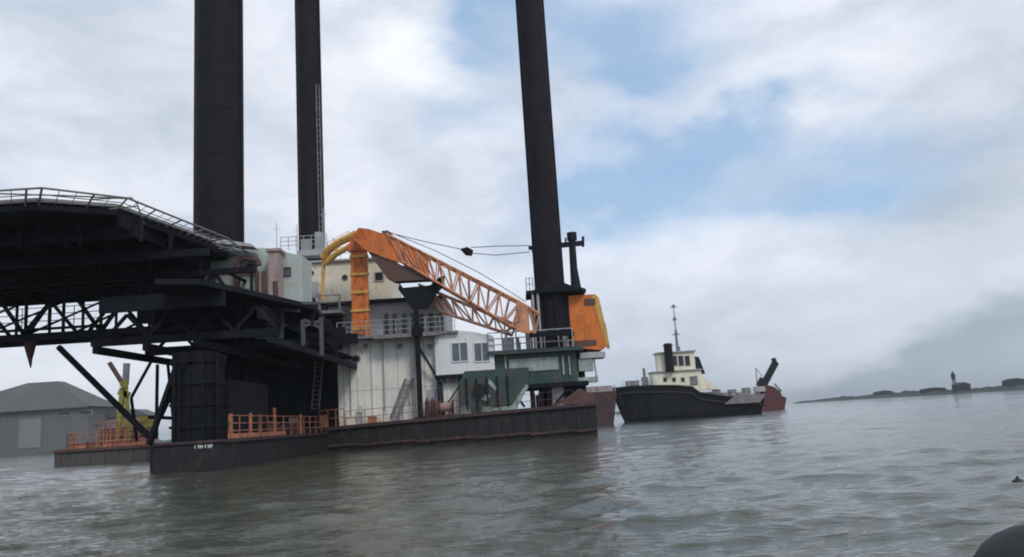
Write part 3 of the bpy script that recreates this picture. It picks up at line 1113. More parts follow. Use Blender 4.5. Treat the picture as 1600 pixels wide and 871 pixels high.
# bollards and deck lumps at the bow end
for q in (905, 922):
    x = P(q, 630, HF + 1).x
    mb = MB().tube((x, HF + 1, 2.1), (x, HF + 1, 2.75), .16, n=12).tube((x, HF + 1, 2.75), (x, HF + 1, 2.85), .22, n=12)
    mb.build('bollard', M['black'], barge)

# jacking collar of the right leg
mb = MB()
zc = P(862, 556, RY).z
z2 = P(862, 462, RY).z
mb.tube((RX, RY, zc - 2), (RX, RY, z2), 1.32, n=28)
for k in range(8):
    t_ = 2 * math.pi * k / 8 + .2
    mb.box(RX + 1.36 * math.cos(t_) - .1, RX + 1.36 * math.cos(t_) + .1, RY + 1.36 * math.sin(t_) - .1, RY + 1.36 * math.sin(t_) + .1, zc - 2, z2 - .1)
mb.build('jacking_collar', M['black'], barge, smooth=True)
mb = MB()
xa, xb = P(822, 460, RY - 1.6).x, P(918, 466, RY - 1.6).x
mb.prism([(xa, RY - 1.7, z2), (xb - .4, RY - 1.7, z2), (xb, RY - .9, z2), (xb, RY + 1.6, z2), (xa, RY + 1.6, z2)], (0, 0, .2))
mb.prism([(RX - 1.2, RY - 1.68, z2 + .2), (xb - .7, RY - 1.68, z2 + .2), (xb - 1.6, RY - 1.68, z2 + .62), (RX - .9, RY - 1.68, z2 + .62)], (0, 3.2, 0))
rail(mb, (xa + .05, RY - 1.65, z2 + .2), (RX - 1.25, RY - 1.65, z2 + .2), .9, 2, .025, 2)
mb.build('collar_platform', M['black'], barge)
mb = MB()
for q in (834, 842):
    x = P(q, 490, RY - 1.5).x
    mb.tube((x, RY - 1.5, zc), (x, RY - 1.5, z2), .09, n=8)
mb.build('jacking_rods', M['lgrey'], barge)

# ---------------------------------------------------------------- deck things
# green machinery with sloped pale strip, under the cabin
YM = 56.2
t = thing('engine_skid', (P(770, 640, YM).x, YM, 2.0), 'dark green machine skid with sloping pale strip on deck below the white cabin', 'machinery')
a, b, c, d = rect(718, 812, 578, 644, YM)
mb = MB()
mb.prism([(a, YM, 2.0), (P(798, 640, YM).x, YM, 2.0), (P(826, 606, YM).x, YM, P(826, 606, YM).z), (P(826, 582, YM).x, YM, d), (a + .4, YM, d), (a, YM, d - .8)], (0, 2.6, 0))
mb.build('housing', M['green'], t)
mb = MB()
mb.prism([P(768, 638, YM - .1), P(800, 634, YM - .1), P(822, 600, YM - .1), P(826, 604, YM - .1), P(806, 641, YM - .1), P(770, 642, YM - .1)], (0, .3, 0))
mb.build('pale_strip', M['lgreen'], t)  # pale green strip along the sloped edge of the housing
mb = MB()
mb.prism([P(764, 592, YM - .06), P(777, 606, YM - .06), P(775, 612, YM - .06), P(763, 600, YM - .06)], (0, .05, 0))
mb.prism([P(752, 615, YM - .06), P(766, 618, YM - .06), P(762, 628, YM - .06), P(752, 624, YM - .06)], (0, .05, 0))
mb.build('pale_plate', M['lgreen'], t)  # two small pale green flat pieces on the housing front
mb = MB()
for k in range(5):
    x = a + .5 + k * .7
    mb.tube((x, YM - .14, d - .5), (x, YM - .14, 2.3), .06, n=8)
mb.tube((a + 1.4, YM - .02, 3.5), (a + 1.4, YM - .3, 3.5), .45, n=18)
mb.build('pipework', M['dark'], t)

# dark Y-shaped saddle post (boom rest)
YB = 55.95
cx = P(655, 600, YB).x
t = thing('boom_rest', (cx, YB, 1.75), 'dark tall post with Y-shaped saddle on top in front of the white house', 'boom rest')
mb = MB()
z_ = P(655, 468, YB).z
mb.box(cx - .17, cx + .17, YB - .17, YB + .17, 1.75, z_)
mb.box(cx - .38, cx + .38, YB - .38, YB + .38, 1.75, 1.95)
zj = P(655, 520, YB).z
mb.box(cx - .35, cx + .4, YB - .3, YB + .3, zj - .25, zj + .35)
mb.build('post', M['black'], t)
mb = MB()
mb.prism([P(643, 482, YB - .2), P(667, 482, YB - .2), P(678, 462, YB - .2), P(693, 446, YB - .2), P(694, 431, YB - .2), P(687, 433, YB - .2), P(672, 446, YB - .2), P(630, 450, YB - .2), P(624, 443, YB - .2), P(622, 452, YB - .2)], (0, .42, 0))
mb.build('saddle', M['black'], t)
mb = MB()
mb.bar((cx, YB + .1, P(655, 540, YB).z), (P(688, 600, YB + .1).x, YB + .8, P(690, 600, YB).z), .14)
mb.bar((P(688, 600, YB + .1).x, YB + .8, P(690, 600, YB).z), (P(692, 650, YB).x, YB + .8, 1.8), .14)
mb.build('brace', M['dark'], t)

# sloping gangway ladder
t = thing('boarding_ladder', (P(615, 655, HF + .5).x, HF + .5, 1.75), 'steep grey boarding ladder leaning against the white house wall', 'ladder')
A_, B_ = P(610, 655, HF + .6), P(634, 592, Y1 - .25)
mb = MB()
for o in (0, .5):
    mb.bar(A_ + Vector((o, 0, 0)), B_ + Vector((o, 0, 0)), .07, .16)
mb.build('side_rails', M['grey'], t)
for k in range(9):
    q = A_.lerp(B_, (k + .5) / 9)
    MB().box(q.x, q.x + .5, q.y - .1, q.y + .1, q.z - .02, q.z + .02).build('tread', M['grey'], t)

# red winch
wx = P(697, 642, HF + .7).x
t = thing('mooring_winch', (wx, HF + .7, 1.85), 'red mooring winch on deck at the foot of the white house', 'winch')
MB().box(wx - .65, wx + .65, HF + .3, HF + 1.2, 1.85, 2.0).build('base', M['red'], t)
MB().tube((wx - .4, HF + .7, 2.5), (wx + .4, HF + .7, 2.5), .3, n=16).build('drum', mat('pink_rope', (.40, .24, .22), .8, .3), t)
for s in (-1, 1):
    mb = MB().tube((wx + s * .42, HF + .7, 2.5), (wx + s * .52, HF + .7, 2.5), .48, n=16)
    mb.box(wx + s * .47 - .06, wx + s * .47 + .06, HF + .5, HF + .9, 2.0, 2.5)
    mb.build('flange', M['red'], t)

# bollards and lockers
def locker(px, w_, h_, m_, label, grp=None, y=HF + .6, cat='locker'):
    x = P(px, 650, y).x
    z = deck_z(px) - .02
    t = thing('deck_locker', (x, y, z), label, cat, grp)
    MB().box(x - w_ / 2, x + w_ / 2, y, y + .6, z, z + h_).build('body', m_, t)
    MB().box(x - w_ / 2 - .04, x + w_ / 2 + .04, y - .04, y + .64, z + h_ + .003, z + h_ + .07).build('lid', m_, t)


locker(548, .75, .55, M['cream'], 'cream deck locker at the left foot of the white house')
locker(580, .5, .4, M['rail'], 'small salmon deck locker left of the boarding ladder')
locker(728, .7, .5, M['grey'], 'grey deck locker right of the red winch')
locker(560, .35, .8, M['lgrey'], 'narrow upright pale locker next to the cream one')
for i, (px, mm, lb) in enumerate(((458, M['lgrey'], 'pale drum behind the salmon railing'), (505, M['rail'], 'salmon drum behind the salmon railing near the white house'))):
    x = P(px, 650, HF + 1.2).x
    z = deck_z(px)
    o = MB().tube((x, HF + 1.2, z), (x, HF + 1.2, z + .88), .29, n=16).tube((x, HF + 1.2, z + .3), (x, HF + 1.2, z + .33), .305, n=16).tube((x, HF + 1.2, z + .6), (x, HF + 1.2, z + .63), .305, n=16)
    tag(o.build('oil_drum', mm, base=(x, HF + 1.2, z), smooth=True), lb, 'drum')

def coil(px, y, m_, label, rr=.38):
    x = P(px, 650, y).x
    z = deck_z(px) - .02
    mb = MB()
    for k in range(4):
        mb.sweep([Vector((x + (rr - .02 * k) * math.cos(a_), y + (rr - .02 * k) * math.sin(a_), z + .06 + .09 * k)) for a_ in [math.pi * 2 * i / 18 for i in range(19)]], .05, n=6)
    tag(mb.build('rope_coil', m_, base=(x, y, z), smooth=True), label, 'rope')


coil(596, HF + .6, M['cream'], 'pale rope coil on deck just right of the salmon locker')
coil(760, HF + .5, M['grey'], 'grey rope coil on deck below the green machinery', .42)
for q, yy, rr, lb in ((668, HF + .9, .15, 'red gas bottle nearest the saddle post'), (677, HF + .9, .15, 'red gas bottle beside the mooring winch')):
    x, z = P(q, 650, yy).x, deck_z(q)
    t = thing('gas_bottle', (x, yy, z), lb, 'gas bottle', 'gas bottles by the winch')
    MB().tube((x, yy, z), (x, yy, z + 1.1), rr, n=14).tube((x, yy, z + 1.1), (x, yy, z + 1.28), rr, .06, n=14).build('body', M['red'], t, smooth=True)
    MB().tube((x, yy, z + 1.28), (x, yy, z + 1.42), .05, n=8).build('valve', M['grey'], t)
# ---------------------------------------------------------------- deck crane
YK = 57.6
kx = P(908, 545, YK).x
crane = thing('deck_crane', (kx, YK, P(908, 552, YK).z), 'orange lattice boom crane with amber cab beside the right leg, boom lowered left', 'crane')
mb = MB()
a, b, c, d = rect(886, 946, 462, 546, YK)
mb.prism([P(884, 470, YK), P(890, 462, YK), P(930, 460, YK), P(940, 500, YK), P(950, 540, YK), P(940, 547, YK), P(889, 543, YK), P(884, 510, YK)], (0, 2.6, 0))
cabo = mb.build('machinery_house', M['amber'], crane)
mb = MB()
mb.prism([P(936, 466, YK - .02), P(930, 460, YK - .02), P(925, 464, YK - .02), P(940, 515, YK - .02), P(948, 542, YK - .02), P(953, 542, YK - .02), P(944, 500, YK - .02)], (0, .1, 0))
mb.build('side_panel', M['yellow'], cabo)  # yellow strip paints the brighter, lit right side of the amber house
a2, b2, c2, d2 = rect(913, 930, 467, 477, YK)
MB().box(a2, b2, YK - .06, YK + .05, c2, d2).build('louvre', M['brown'], cabo)
a2, b2, c2, d2 = rect(896, 932, 532, 540, YK)
MB().box(a2, b2, YK - .08, YK + .05, c2, d2).build('sill', M['brown'], cabo)
mb = MB()
px_ = P(898, 560, YK).x
zb_ = gh_top = P(838, 548, YG).z
mb.tube((px_, YK + 1.3, 1.9), (px_, YK + 1.3, P(898, 546, YK).z), .75, n=24)
mb.tube((px_, YK + 1.3, P(898, 556, YK).z), (px_, YK + 1.3, P(898, 546, YK).z - .01), 1.1, n=24)
mb.build('pedestal', M['black'], crane, smooth=True)
mb = MB()
mb.bar(P(944, 505, YK + .3), P(951, 545, YK + .3), .18)
mb.box(P(905, 552, YK).x, P(945, 552, YK).x, YK - .3, YK + 1.6, P(925, 560, YK).z, P(925, 551, YK).z)
mb.build('walkway', M['lgrey'], crane)
mb = MB()
mb.box(P(903, 562, YK).x, P(926, 562, YK).x, YK - .2, YK + .9, P(914, 580, YK).z, P(914, 561, YK).z)
mb.box(P(900, 590, YK).x, P(934, 590, YK).x, YK - .2, YK + .9, P(914, 598, YK).z, P(914, 590, YK).z)
mb.bar(P(928, 562, YK), P(932, 590, YK), .12)
mb.bar(P(902, 580, YK), P(902, 592, YK), .12)
mb.build('counterweight_frame', M['lgreen'], crane)
# mast with crossbar
mb = MB()
A_, B_ = P(899, 460, YK + 1.2), P(893, 366, YK + 1.2)
mb.tube(A_, B_, .30, .24, n=12)
mb.tube(P(894, 376, YK + 1.2), P(893, 364, YK + 1.2), .36, n=12)
mb.bar(P(872, 384, YK + 1.2), P(912, 380, YK + 1.2), .30, .34)
mb.tube(P(911, 386, YK + 1.2), P(911, 370, YK + 1.2), .10, n=6)
mb.tube(P(884, 384, YK + 1.2), P(884, 372, YK + 1.2), .07, n=6)
mb.bar(P(826, 388, YK + 1.0), P(872, 384, YK + 1.2), .2, .26)
mb.tube(P(834, 394, YK + 1.0), P(834, 376, YK + 1.0), .16, n=8)
mb.bar(P(908, 458, YK + 2.2), P(895, 390, YK + 1.2), .12)
mb.build('mast', M['dark'], crane)
# lattice boom
def lattice(mb, U0, U1, L0, L1, wd, bays, r, rl):
    """four chords: upper pair U0-U1, lower pair L0-L1, spread wd in Y"""
    ys = (-wd / 2, wd / 2)
    V_ = lambda p, y: p + Vector((0, y, 0))
    for y in ys:
        mb.tube(V_(U0, y), V_(U1, y), r, n=8)
        mb.tube(V_(L0, y), V_(L1, y), r, n=8)
    for i in range(bays + 1):
        t_ = i / bays
        u, l = U0.lerp(U1, t_), L0.lerp(L1, t_)
        mb.tube(V_(u, ys[0]), V_(u, ys[1]), rl, n=5)
        mb.tube(V_(l, ys[0]), V_(l, ys[1]), rl, n=5)
        for y in ys:
            mb.tube(V_(u, y), V_(l, y), rl, n=5)
        if i < bays:
            t2 = (i + 1) / bays
            u2, l2 = U0.lerp(U1, t2), L0.lerp(L1, t2)
            for y in ys:
                if i % 2:
                    mb.tube(V_(u, y), V_(l2, y), rl, n=5)
                else:
                    mb.tube(V_(l, y), V_(u2, y), rl, n=5)
            mb.tube(V_(u, ys[i % 2]), V_(u2, ys[1 - i % 2]), rl, n=5)
            mb.tube(V_(l, ys[i % 2]), V_(l2, ys[1 - i % 2]), rl, n=5)


YJ = 56.0
mb = MB()
lattice(mb, P(606, 369, YJ), P(812, 474, YJ), P(630, 412, YJ), P(800, 512, YJ), 1.3, 13, .085, .05)
lattice(mb, P(812, 474, YJ), P(842, 492, YJ), P(800, 512, YJ), P(836, 522, YJ), 1.1, 2, .09, .06)
boom = mb.build('boom', M['faded'], crane)
# boom foot bracket, joins boom and machinery house past the leg
mb = MB()
for y in (YJ - .7, YJ + .6):
    mb.prism([P(806, 470, y), P(826, 478, y), P(828, 522, y), P(806, 516, y)], (0, .12, 0))
MB().box(P(826, 520, YJ).x, P(892, 520, YJ).x, YJ - .5, YJ - .2, P(866, 526, YJ).z, P(866, 518, YJ).z).bar((P(884, 520, YJ).x, YJ - .35, P(884, 521, YJ).z), (P(896, 520, YK).x, YK + .4, P(896, 521, YK).z), .3).build('slewing_arm', M['black'], crane)
j_ = MB()
lattice(j_, P(655, 446, YJ + 1.1), P(806, 508, YJ + 1.1), P(690, 488, YJ + 1.1), P(800, 524, YJ + 1.1), .9, 9, .07, .05)
j_.build('folded_jib', M['pinkish'], crane)
mb.build('boom_foot', M['faded'], crane)
# plated head section
mb = MB()
mb.prism([P(548, 372, YJ - .62), P(560, 356, YJ - .62), P(576, 358, YJ - .62), P(612, 370, YJ - .62), P(668, 400, YJ - .62), P(672, 437, YJ - .62), P(628, 412, YJ - .62), P(573, 392, YJ - .62)], (0, .1, 0))
mb.prism([P(548, 372, YJ + .55), P(560, 356, YJ + .55), P(576, 358, YJ + .55), P(612, 370, YJ + .55), P(668, 400, YJ + .55), P(672, 437, YJ + .55), P(628, 412, YJ + .55), P(573, 392, YJ + .55)], (0, .1, 0))
mb.tube(P(562, 366, YJ - .7), P(562, 366, YJ + .7), .3, n=16)
hd = mb.build('boom_head', M['orange'], crane)
MB().prism([P(573, 391, YJ - .5), P(604, 434, YJ - .5), P(616, 440, YJ - .5), P(672, 437, YJ - .5), P(640, 420, YJ - .5)], (0, 1.0, 0)).build('belly_plate', M['brown'], hd)
MB().prism([P(596, 361, YJ - .3), P(606, 360, YJ - .3), P(614, 368, YJ - .3), P(612, 373, YJ - .3), P(598, 368, YJ - .3)], (0, .6, 0)).build('sheave_guard', M['brown'], hd)
# hoist lines along the top of the boom
mb = MB()
for o in (-.25, .25):
    mb.path([P(606, 362, YJ + o), P(680, 392, YJ + o), P(752, 428, YJ + o), P(822, 472, YJ + o)], .028, n=5)
mb.path([P(600, 362, YJ), P(660, 377, YJ + .1), P(722, 390, YJ + .3)], .03, n=5)
mb.path([P(736, 387, YJ + .3), P(775, 385, YJ + .6), P(828, 384, YK + .9)], .03, n=5)
mb.path([P(736, 396, YJ + .3), P(775, 399, YJ + .6), P(828, 394, YK + .9)], .03, n=5)
mb.build('hoist_ropes', M['cable'], crane)
mb = MB()
mb.prism([P(719, 389, YJ + .15), P(730, 386, YJ + .15), P(739, 391, YJ + .15), P(737, 399, YJ + .15), P(727, 398, YJ + .15)], (0, .35, 0))
mb.tube(P(729, 392, YJ + .05), P(729, 392, YJ + .6), .2, n=12)
mb.build('pulley_block', M['black'], crane)

# orange gantry post left of the boom head
YO = 56.6
gx = P(561, 450, YO).x
t = thing('boom_gantry', (gx, YO, P(561, 505, YO).z), 'orange and yellow gantry column under the tip of the crane boom', 'gantry')
mb = MB()
a, b, c, d = rect(546, 577, 392, 500, YO)
zf = zd
mb.box(a + .12, a + .42, YO, YO + .3, zf, d).box(b - .42, b - .1, YO, YO + .3, zf, d)
mb.box(a + .4, b - .4, YO + .05, YO + .2, zf + .2, d)
mb.build('column', M['orange'], t)
for k in range(5):
    z = zf + .5 + k * (d - zf - 1) / 4
    MB().box(a + .05, b - .04, YO - .06, YO + .34, z, z + .2).build('bracket', M['yellow'], t)
mb = MB()
mb.box(a - .05, b + .06, YO - .1, YO + .42, d + .002, d + .5)
mb.prism([P(546, 391, YO), P(546, 375, YO), P(560, 357, YO), P(572, 362, YO), P(572, 391, YO)], (0, .35, 0))
mb.build('column_head', M['orange'], t)
mb = MB()
mb.path([P(556, 366, YO + .2), P(528, 380, YO + .6), P(512, 392, YO + .9), P(506, 404, YO + 1.1)], .30, n=8)
mb.path([P(552, 382, YO + .2), P(524, 398, YO + .6), P(510, 412, YO + .9)], .22, n=8)
mb.path([P(506, 404, YO + 1.1), P(504, 470, YO + 1.1)], .13, n=8)
mb.path([P(528, 380, YO + .6), P(524, 398, YO + .6)], .1, n=8)
mb.build('rear_arm', M['yellow'], t)
mb = MB()
rail(mb, P(512, 392, YO + .9) + Vector((0, 0, .1)), P(545, 374, YO + .4) + Vector((0, 0, .1)), .5, 3, .025, 2)
mb.build('arm_railing', M['yellow'], t)

# red hook hanging below the helideck truss
p0 = P(47, 540, 41)
t = thing('hanging_hook', (p0.x, 41, p0.z), 'rusty red pointed hook block hanging under the helideck truss at far left', 'hook block')
MB().tube(P(47, 530, 41), P(47, 541, 41), .3, .26, n=10).tube(P(47, 541, 41), P(47, 560, 41), .27, .12, n=10).build('block', M['red'], t)
MB().tube(P(47, 560, 41), P(48, 575, 41), .12, .03, n=8).build('hook', M['brown'], t)

# ---------------------------------------------------------------- pontoon on the left
YP = 64.0
a, b = P(85, 715, YP).x, P(262, 712, YP).x
t = thing('work_pontoon', ((a + b) / 2, YP, 0), 'low grey work pontoon with salmon railings moored left of the barge', 'pontoon')
zp = P(160, 699, YP).z
mb = MB().box(a, b, YP, YP + 9, -.6, zp)
for k in range(8):
    x = a + .5 + k * (b - a - 1) / 7
    mb.box(x - .05, x + .05, YP - .06, YP + .01, -.4, zp - .2)
mb.build('hull', mat('pontoon_grey', (.075, .08, .08), .6, .3, .3), t)
MB().bar((a, YP - .08, zp - .12), (b, YP - .08, zp - .12), .16, .2).build('rubbing_strake', M['brown'], t)
mb = MB()
rail(mb, (P(104, 700, YP).x, YP + .1, zp), (P(226, 700, YP).x, YP + .1, zp), 1.2, 8, .04, 3)
rail(mb, (P(104, 700, YP).x, YP + .1, zp), (P(116, 690, YP + 6).x, YP + 6, zp), 1.2, 4, .04, 3)
rail(mb, (P(150, 690, YP + 4).x, YP + 4, zp), (P(228, 690, YP + 4).x, YP + 4, zp), 2.0, 7, .045, 4)
mb.build('railing', M['rail'], t)
MB().box(P(106, 700, YP).x, P(232, 700, YP).x, YP + .16, YP + .2, zp, zp + .35).build('kick_plate', M['rail'], t)
# deckhouse frame on pontoon
a2, b2, c2, d2 = rect(158, 222, 650, 690, YP + 5)
mb = MB().box(a2, b2, YP + 5, YP + 7.5, zp, zp + 1.5)
mb.build('machine_box', M['brown'], t)
# yellow-green davit
c_ = P(192, 660, YP + 4.5)
t = thing('davit_crane', (c_.x, c_.y, zp), 'yellow green davit with two raised arms on the left pontoon', 'davit')
mb = MB()
mb.bar((P(184, 640, YP + 4.5).x, YP + 4.5, zp), P(192, 606, YP + 4.5), .35)
mb.bar((P(204, 640, YP + 4.5).x, YP + 4.5, zp), P(196, 600, YP + 4.5), .3)
mb.box(P(180, 640, YP).x - .1, P(206, 640, YP).x, YP + 4.2, YP + 4.9, zp + 1.4, zp + 2.3)
mb.tube(P(194, 600, YP + 4.2), P(194, 600, YP + 4.8), .35, n=12)
mb.bar(P(186, 612, YP + 4.5), P(202, 618, YP + 4.5), .3, .5)
mb.build('post', M['ygreen'], t)
MB().bar(P(193, 602, YP + 4.5), P(171, 567, YP + 4.5), .3).build('arm', M['brown'], t)
MB().bar(P(196, 602, YP + 4.5), P(198, 568, YP + 4.5), .4).build('arm', M['grey'], t)

# ---------------------------------------------------------------- tug
YT_ = 118.0
def tug():
    x0 = P(960, 640, YT_).x
    t = thing('tugboat', (P(1060, 650, YT_).x, YT_, 0), 'black hulled tugboat with cream wheelhouse and tall mast, right of the jack-up barge', 'tugboat')
    # hull: high bow on the left, long low waist, stations along x
    X = lambda px: P(px, 645, YT_).x
    st = [(960, 606, .25), (972, 606, 1.6), (990, 604, 2.6), (1020, 603, 3.2), (1060, 603, 3.4), (1085, 605, 3.4), (1096, 614, 3.4), (1140, 620, 3.4), (1180, 622, 3.2), (1200, 623, 2.6)]
    wl = [984, 986, 996, 1022, 1060, 1085, 1096, 1140, 1176, 1192]
    mb = MB()
    vs = []
    for (px, py, hw), pw in zip(st, wl):
        zt_ = P(px, py, YT_).z
        xt, xw = X(px), X(pw)
        vs += [(xw, YT_ + 3.4 - hw * .80, -1.0), (xw * .7 + xt * .3, YT_ + 3.4 - hw * .92, .6), (xt, YT_ + 3.4 - hw, zt_), (xt, YT_ + 3.4 + hw, zt_), (xw * .7 + xt * .3, YT_ + 3.4 + hw * .92, .6), (xw, YT_ + 3.4 + hw * .8, -1.0)]
    n_ = 6
    fs = []
    for i in range(len(st) - 1):
        for k in range(n_ - 1):
            o = i * n_
            fs.append((o + k, o + k + 1, o + n_ + k + 1, o + n_ + k))
    fs += [tuple(range(6)), tuple(len(vs) - 6 + k for k in range(6))]
    mb.add(vs, fs)
    mb.build('hull', M['tug'], t, smooth=False)
    mb = MB()
    pts = []
    for (px, py, hw) in st:
        pts.append((X(px), YT_ + 3.4 - hw - .05, P(px, py, YT_).z))
    for a_, b_ in zip(pts, pts[1:]):
        mb.tube(a_, b_, .16, n=8)
    pts2 = [(p_[0], p_[1] + .03, p_[2] - .9) for p_ in pts[1:]]
    for a_, b_ in zip(pts2, pts2[1:]):
        mb.tube(a_, b_, .12, n=8)
    mb.build('fender_belt', M['rubber'], t)
    # long grey bulwark panel at the stern
    a, b, c, d = rect(1098, 1196, 610, 622, YT_)
    mb = MB()
    mb.prism([P(1132, 632, YT_ - .2), P(1188, 629, YT_ - .2), P(1196, 616, YT_ - .2), P(1150, 617, YT_ - .2)], (0, .12, 0))
    mb.build('bulwark_panel', M['grey'], t)
    # main deckhouse
    a, b, c, d = rect(1021, 1097, 580, 606, YT_ + 1.6)
    mb = MB()
    mb.box(a, b, YT_ + 1.6, YT_ + 5.6, c - .6, d)
    dh = mb.build('deckhouse', M['tugwhite'], t)
    MB().box(a - .2, b + .2, YT_ + 1.3, YT_ + 5.8, d + .003, d + .12).build('boat_deck', M['lgrey'], dh)
    for q in (1036, 1050, 1064):
        a2, b2, c2, d2 = rect(q, q + 6, 590, 597, YT_ + 1.6)
        window(dh, a2, b2, c2, d2, YT_ + 1.59, M['grey'], M['glass'])
    a2, b2, c2, d2 = rect(1078, 1090, 588, 602, YT_ + 1.6)
    MB().box(a2, b2, YT_ + 1.52, YT_ + 1.62, c2, d2).build('door', M['grey'], dh)
    # wheelhouse
    a, b, c, d = rect(1029, 1086, 551, 580, YT_ + 1.9)
    wh = MB().box(a, b, YT_ + 1.9, YT_ + 5.0, c - .05, d).build('wheelhouse', M['tugwhite'], t)
    MB().box(a - .25, b + .3, YT_ + 1.6, YT_ + 5.3, d + .003, d + .16).build('roof', M['lgrey'], wh)
    for q in (1040, 1050, 1060, 1070):
        a2, b2, c2, d2 = rect(q, q + 8, 556, 572, YT_ + 1.9)
        window(wh, a2, b2, c2, d2, YT_ + 1.89, M['grey'], M['glass'])
    # sloping stack plate behind the wheelhouse
    MB().prism([P(1083, 557, YT_ + 2.2), P(1092, 558, YT_ + 2.2), P(1102, 584, YT_ + 2.2), P(1083, 584, YT_ + 2.2)], (0, 2.2, 0)).build('engine_casing', M['dark'], t)
    MB().prism([P(1096, 590, YT_ + 2.0), P(1104, 592, YT_ + 2.0), P(1124, 608, YT_ + 2.0), P(1096, 610, YT_ + 2.0)], (0, 2.6, 0)).build('stern_ramp', M['tugwhite'], t)
    # funnel
    fx = P(1041, 545, YT_ + 2.6)
    zbt = P(1041, 582, YT_ + 2.6).z
    mb = MB().tube((fx.x, YT_ + 1.2, zbt), (fx.x, YT_ + 1.2, P(1041, 539, YT_).z), .62, n=16)
    mb.tube((fx.x, YT_ + 1.2, P(1041, 540, YT_).z), (fx.x, YT_ + 1.2, P(1041, 536, YT_).z), .78, .5, n=16)
    mb.build('funnel', M['black'], t)
    # mast
    mx = P(1058, 540, YT_ + 3.0)
    mb = MB()
    zt0, zt1 = P(1058, 556, YT_ + 3).z, P(1057, 478, YT_ + 3).z
    mb.tube((mx.x, YT_ + 3, zt0), (mx.x, YT_ + 3, P(1058, 515, YT_ + 3).z), .24, .16, n=8)
    mb.tube((mx.x, YT_ + 3, P(1058, 515, YT_ + 3).z), (mx.x, YT_ + 3, zt1), .10, .06, n=8)
    for py, wd in ((480, 1.0), (500, .7), (523, 1.2)):
        z = P(1058, py, YT_ + 3).z
        mb.tube((mx.x - wd / 2, YT_ + 3, z), (mx.x + wd / 2, YT_ + 3, z), .07, n=6)
        mb.box(mx.x - .2, mx.x + .2, YT_ + 2.8, YT_ + 3.2, z, z + .35)
    mb.build('mast', M['grey'], t)
    mb = MB().tube((P(1068, 540, YT_).x, YT_ + 3.6, zt0), (P(1068, 540, YT_).x, YT_ + 3.6, P(1068, 538, YT_).z), .2, n=8)
    mb.build('exhaust_pipe', M['grey'], t)
    # foredeck gear and aft gear
    mb = MB()
    zf = P(1000, 603, YT_).z
    mb.box(P(983, 600, YT_).x, P(1003, 600, YT_).x, YT_ + 2.6, YT_ + 4.2, zf - .1, zf + .9)
    mb.tube((P(1013, 600, YT_).x, YT_ + 3, zf), (P(1013, 600, YT_).x, YT_ + 3, zf + 2.6), .2, n=8)
    mb.box(P(1008, 600, YT_).x, P(1018, 600, YT_).x, YT_ + 2.7, YT_ + 3.4, zf, zf + 1.3)
    mb.build('bow_winch', M['grey'], t)
    mb = MB()
    za = P(1150, 621, YT_).z
    for q, hh in ((1118, 1.0), (1128, 1.3), (1140, .8), (1153, 1.2), (1166, .7), (1176, 1.3)):
        x = P(q, 615, YT_).x
        mb.box(x - .4, x + .45, YT_ + 2.4, YT_ + 4.2, za - .1, za + hh)
    mb.build('stern_gear', M['grey'], t)
    mb = MB()
    rail(mb, (P(1098, 615, YT_).x, YT_ + .5, za), (P(1188, 618, YT_).x, YT_ + .5, za - .1), 1.0, 9, .04, 2)
    rail(mb, (P(975, 604, YT_).x, YT_ + 1.6, zf - .1), (P(1026, 604, YT_).x, YT_ + .4, zf - .1), .9, 5, .04, 2)
    mb.build('railing', M['lgrey'], t)


tug()

# ---------------------------------------------------------------- red vessel beyond the tug's stern
YV = 175.0
t = thing('red_workboat', (P(1205, 630, YV).x, YV, 0), 'dull red workboat with raised grey crane arm behind the tug stern', 'workboat')
mb = MB()
prof = [P(1168, 634, YV), P(1224, 633, YV), P(1229, 622, YV), P(1220, 618, YV), P(1168, 620, YV)]
prof[0].z = -.6
prof[1].z = -.6
mb.prism(prof, (0, 7, 0))
mb.build('hull', M['red'], t)
MB().prism([P(1184, 620, YV + 1), P(1222, 618, YV + 1), P(1219, 612, YV + 1), P(1210, 605, YV + 1), P(1200, 602, YV + 1), P(1190, 606, YV + 1)], (0, 4, 0)).build('deckhouse', M['red'], t)
a, b, c, d = rect(1182, 1196, 604, 612, YV + .6)
MB().box(a, b, YV + .6, YV + 3, c, d).build('locker', M['lgrey'], t)
mb = MB()
mb.bar(P(1193, 602, YV + 2), P(1212, 566, YV + 2), 1.0, 1.3)
mb.bar(P(1212, 570, YV + 2), P(1208, 560, YV + 2), .8, .8)
mb.tube(P(1186, 604, YV + 2), P(1192, 592, YV + 2), .8, .7, n=10)
mb.build('crane_arm', M['dark'], t)
mb = MB()
mb.tube(P(1183, 604, YV + 1), P(1181, 575, YV + 1), .12, n=6)
mb.tube(P(1183, 577, YV + 1), P(1192, 590, YV + 1), .08, n=6)
mb.tube(P(1210, 600, YV + 1), P(1221, 612, YV + 1), .2, n=6)
mb.build('mast', M['grey'], t)

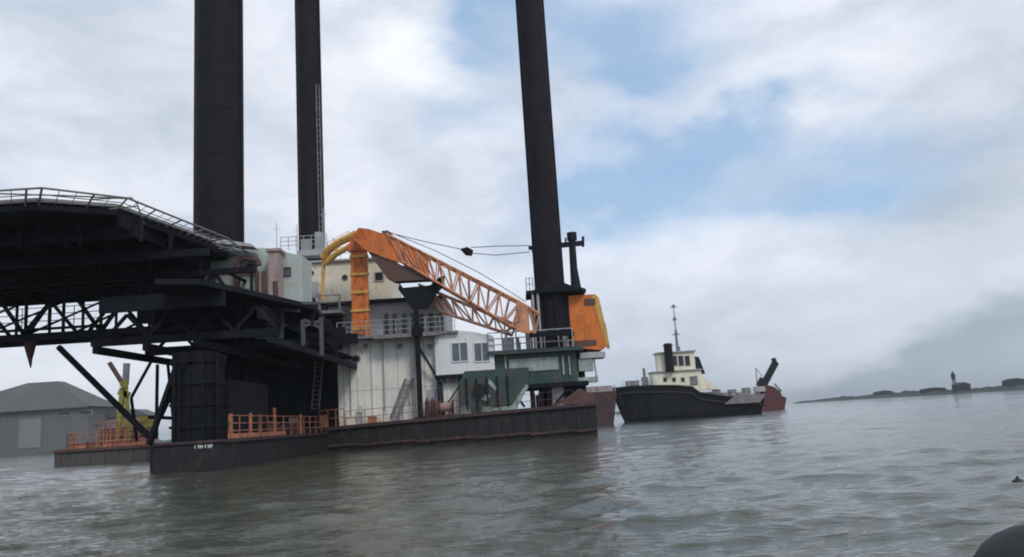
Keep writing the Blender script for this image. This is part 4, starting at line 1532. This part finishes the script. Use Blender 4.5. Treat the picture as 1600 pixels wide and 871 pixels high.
# brown barge between the jack-up and the tug
YQ = 100.0
a, b = P(860, 640, YQ).x, P(966, 638, YQ).x
t = thing('cargo_barge', ((a + b) / 2, YQ, 0), 'flat maroon brown cargo barge between the jack-up barge and the tug', 'barge')
zt = P(930, 613, YQ).z
mb = MB().prism([(a, YQ, -.6), (b - .8, YQ, -.6), (b, YQ, zt), (a, YQ, zt)], (0, 9, 0))
mb.build('hull', M['maroon'], t)
mb = MB().box(a, P(958, 610, YQ).x, YQ + .2, YQ + .5, zt, zt + .7)
for k in range(8):
    x = a + .3 + k * 1.1
    mb.box(x - .06, x + .06, YQ + .12, YQ + .2, zt, zt + .7)
mb.build('coaming', mat('pale_pink_grey', (.34, .30, .32), .7, .2, .2), t)

# ---------------------------------------------------------------- floating buoy and nearby dinghy
d = direction(1590, 750)
p = Vector((0, 0, EYE)) + d * ((.05 - EYE) / d.z)
t = thing('float_buoy', (p.x, p.y, 0), 'tiny dark float on the water near the right edge', 'buoy')
mb = MB()
prof_ = [(-.07, .03), (-.05, .065), (0, .085), (.04, .075), (.07, .03)]
for (z_0, r_0), (z_1, r_1) in zip(prof_, prof_[1:]):
    mb.tube((p.x, p.y, z_0), (p.x, p.y, z_1), r_0, r_1, n=16, cap=False)
mb.build('float_body', M['rubber'], t, smooth=True)
MB().tube((p.x, p.y, .065), (p.x, p.y, .10), .018, .018, n=8).build('eyelet', M['rubber'], t)

# dinghy whose rounded tube shows at the lower right
c = P(1690, 962, 3.3)
t = thing('inflatable_dinghy', (c.x + .9, c.y, 0), 'dark inflatable dinghy, only its rounded tube showing in the lower right corner', 'dinghy')
mb = MB()
pts = []
for k in range(25):
    a_ = R(90 + k * 180 / 24)
    pts.append(Vector((c.x + .55 + .62 * math.cos(a_), c.y + .55 * math.sin(a_), c.z + .10 - .12 * abs(math.sin(a_)))))
pts = [pts[0] + Vector((2.6, 0, -.05))] + pts + [pts[-1] + Vector((2.6, 0, -.05))]
mb.sweep(pts, .25, n=24)
mb.build('tube', M['rubber'], t, smooth=True)
MB().box(c.x + .3, c.x + 3.2, c.y - .45, c.y + .45, -.1, max(.1, c.z - .1)).build('floor', M['grey'], t)

# ---------------------------------------------------------------- river haze
mb = MB().box(-9000, 9000, -300, 7500, -2.5, 75)
hz_ = bpy.data.materials.new('haze')
hz_.use_nodes = True
t = hz_.node_tree
t.nodes.clear()
pv = t.nodes.new('ShaderNodeVolumePrincipled')
pv.inputs['Color'].default_value = (.80, .86, .92, 1)
pv.inputs['Density'].default_value = .00025
pv.inputs['Anisotropy'].default_value = .2
mo = t.nodes.new('ShaderNodeOutputMaterial')
t.links.new(pv.outputs[0], mo.inputs['Volume'])
tag(mb.build('haze', hz_), kind='stuff')
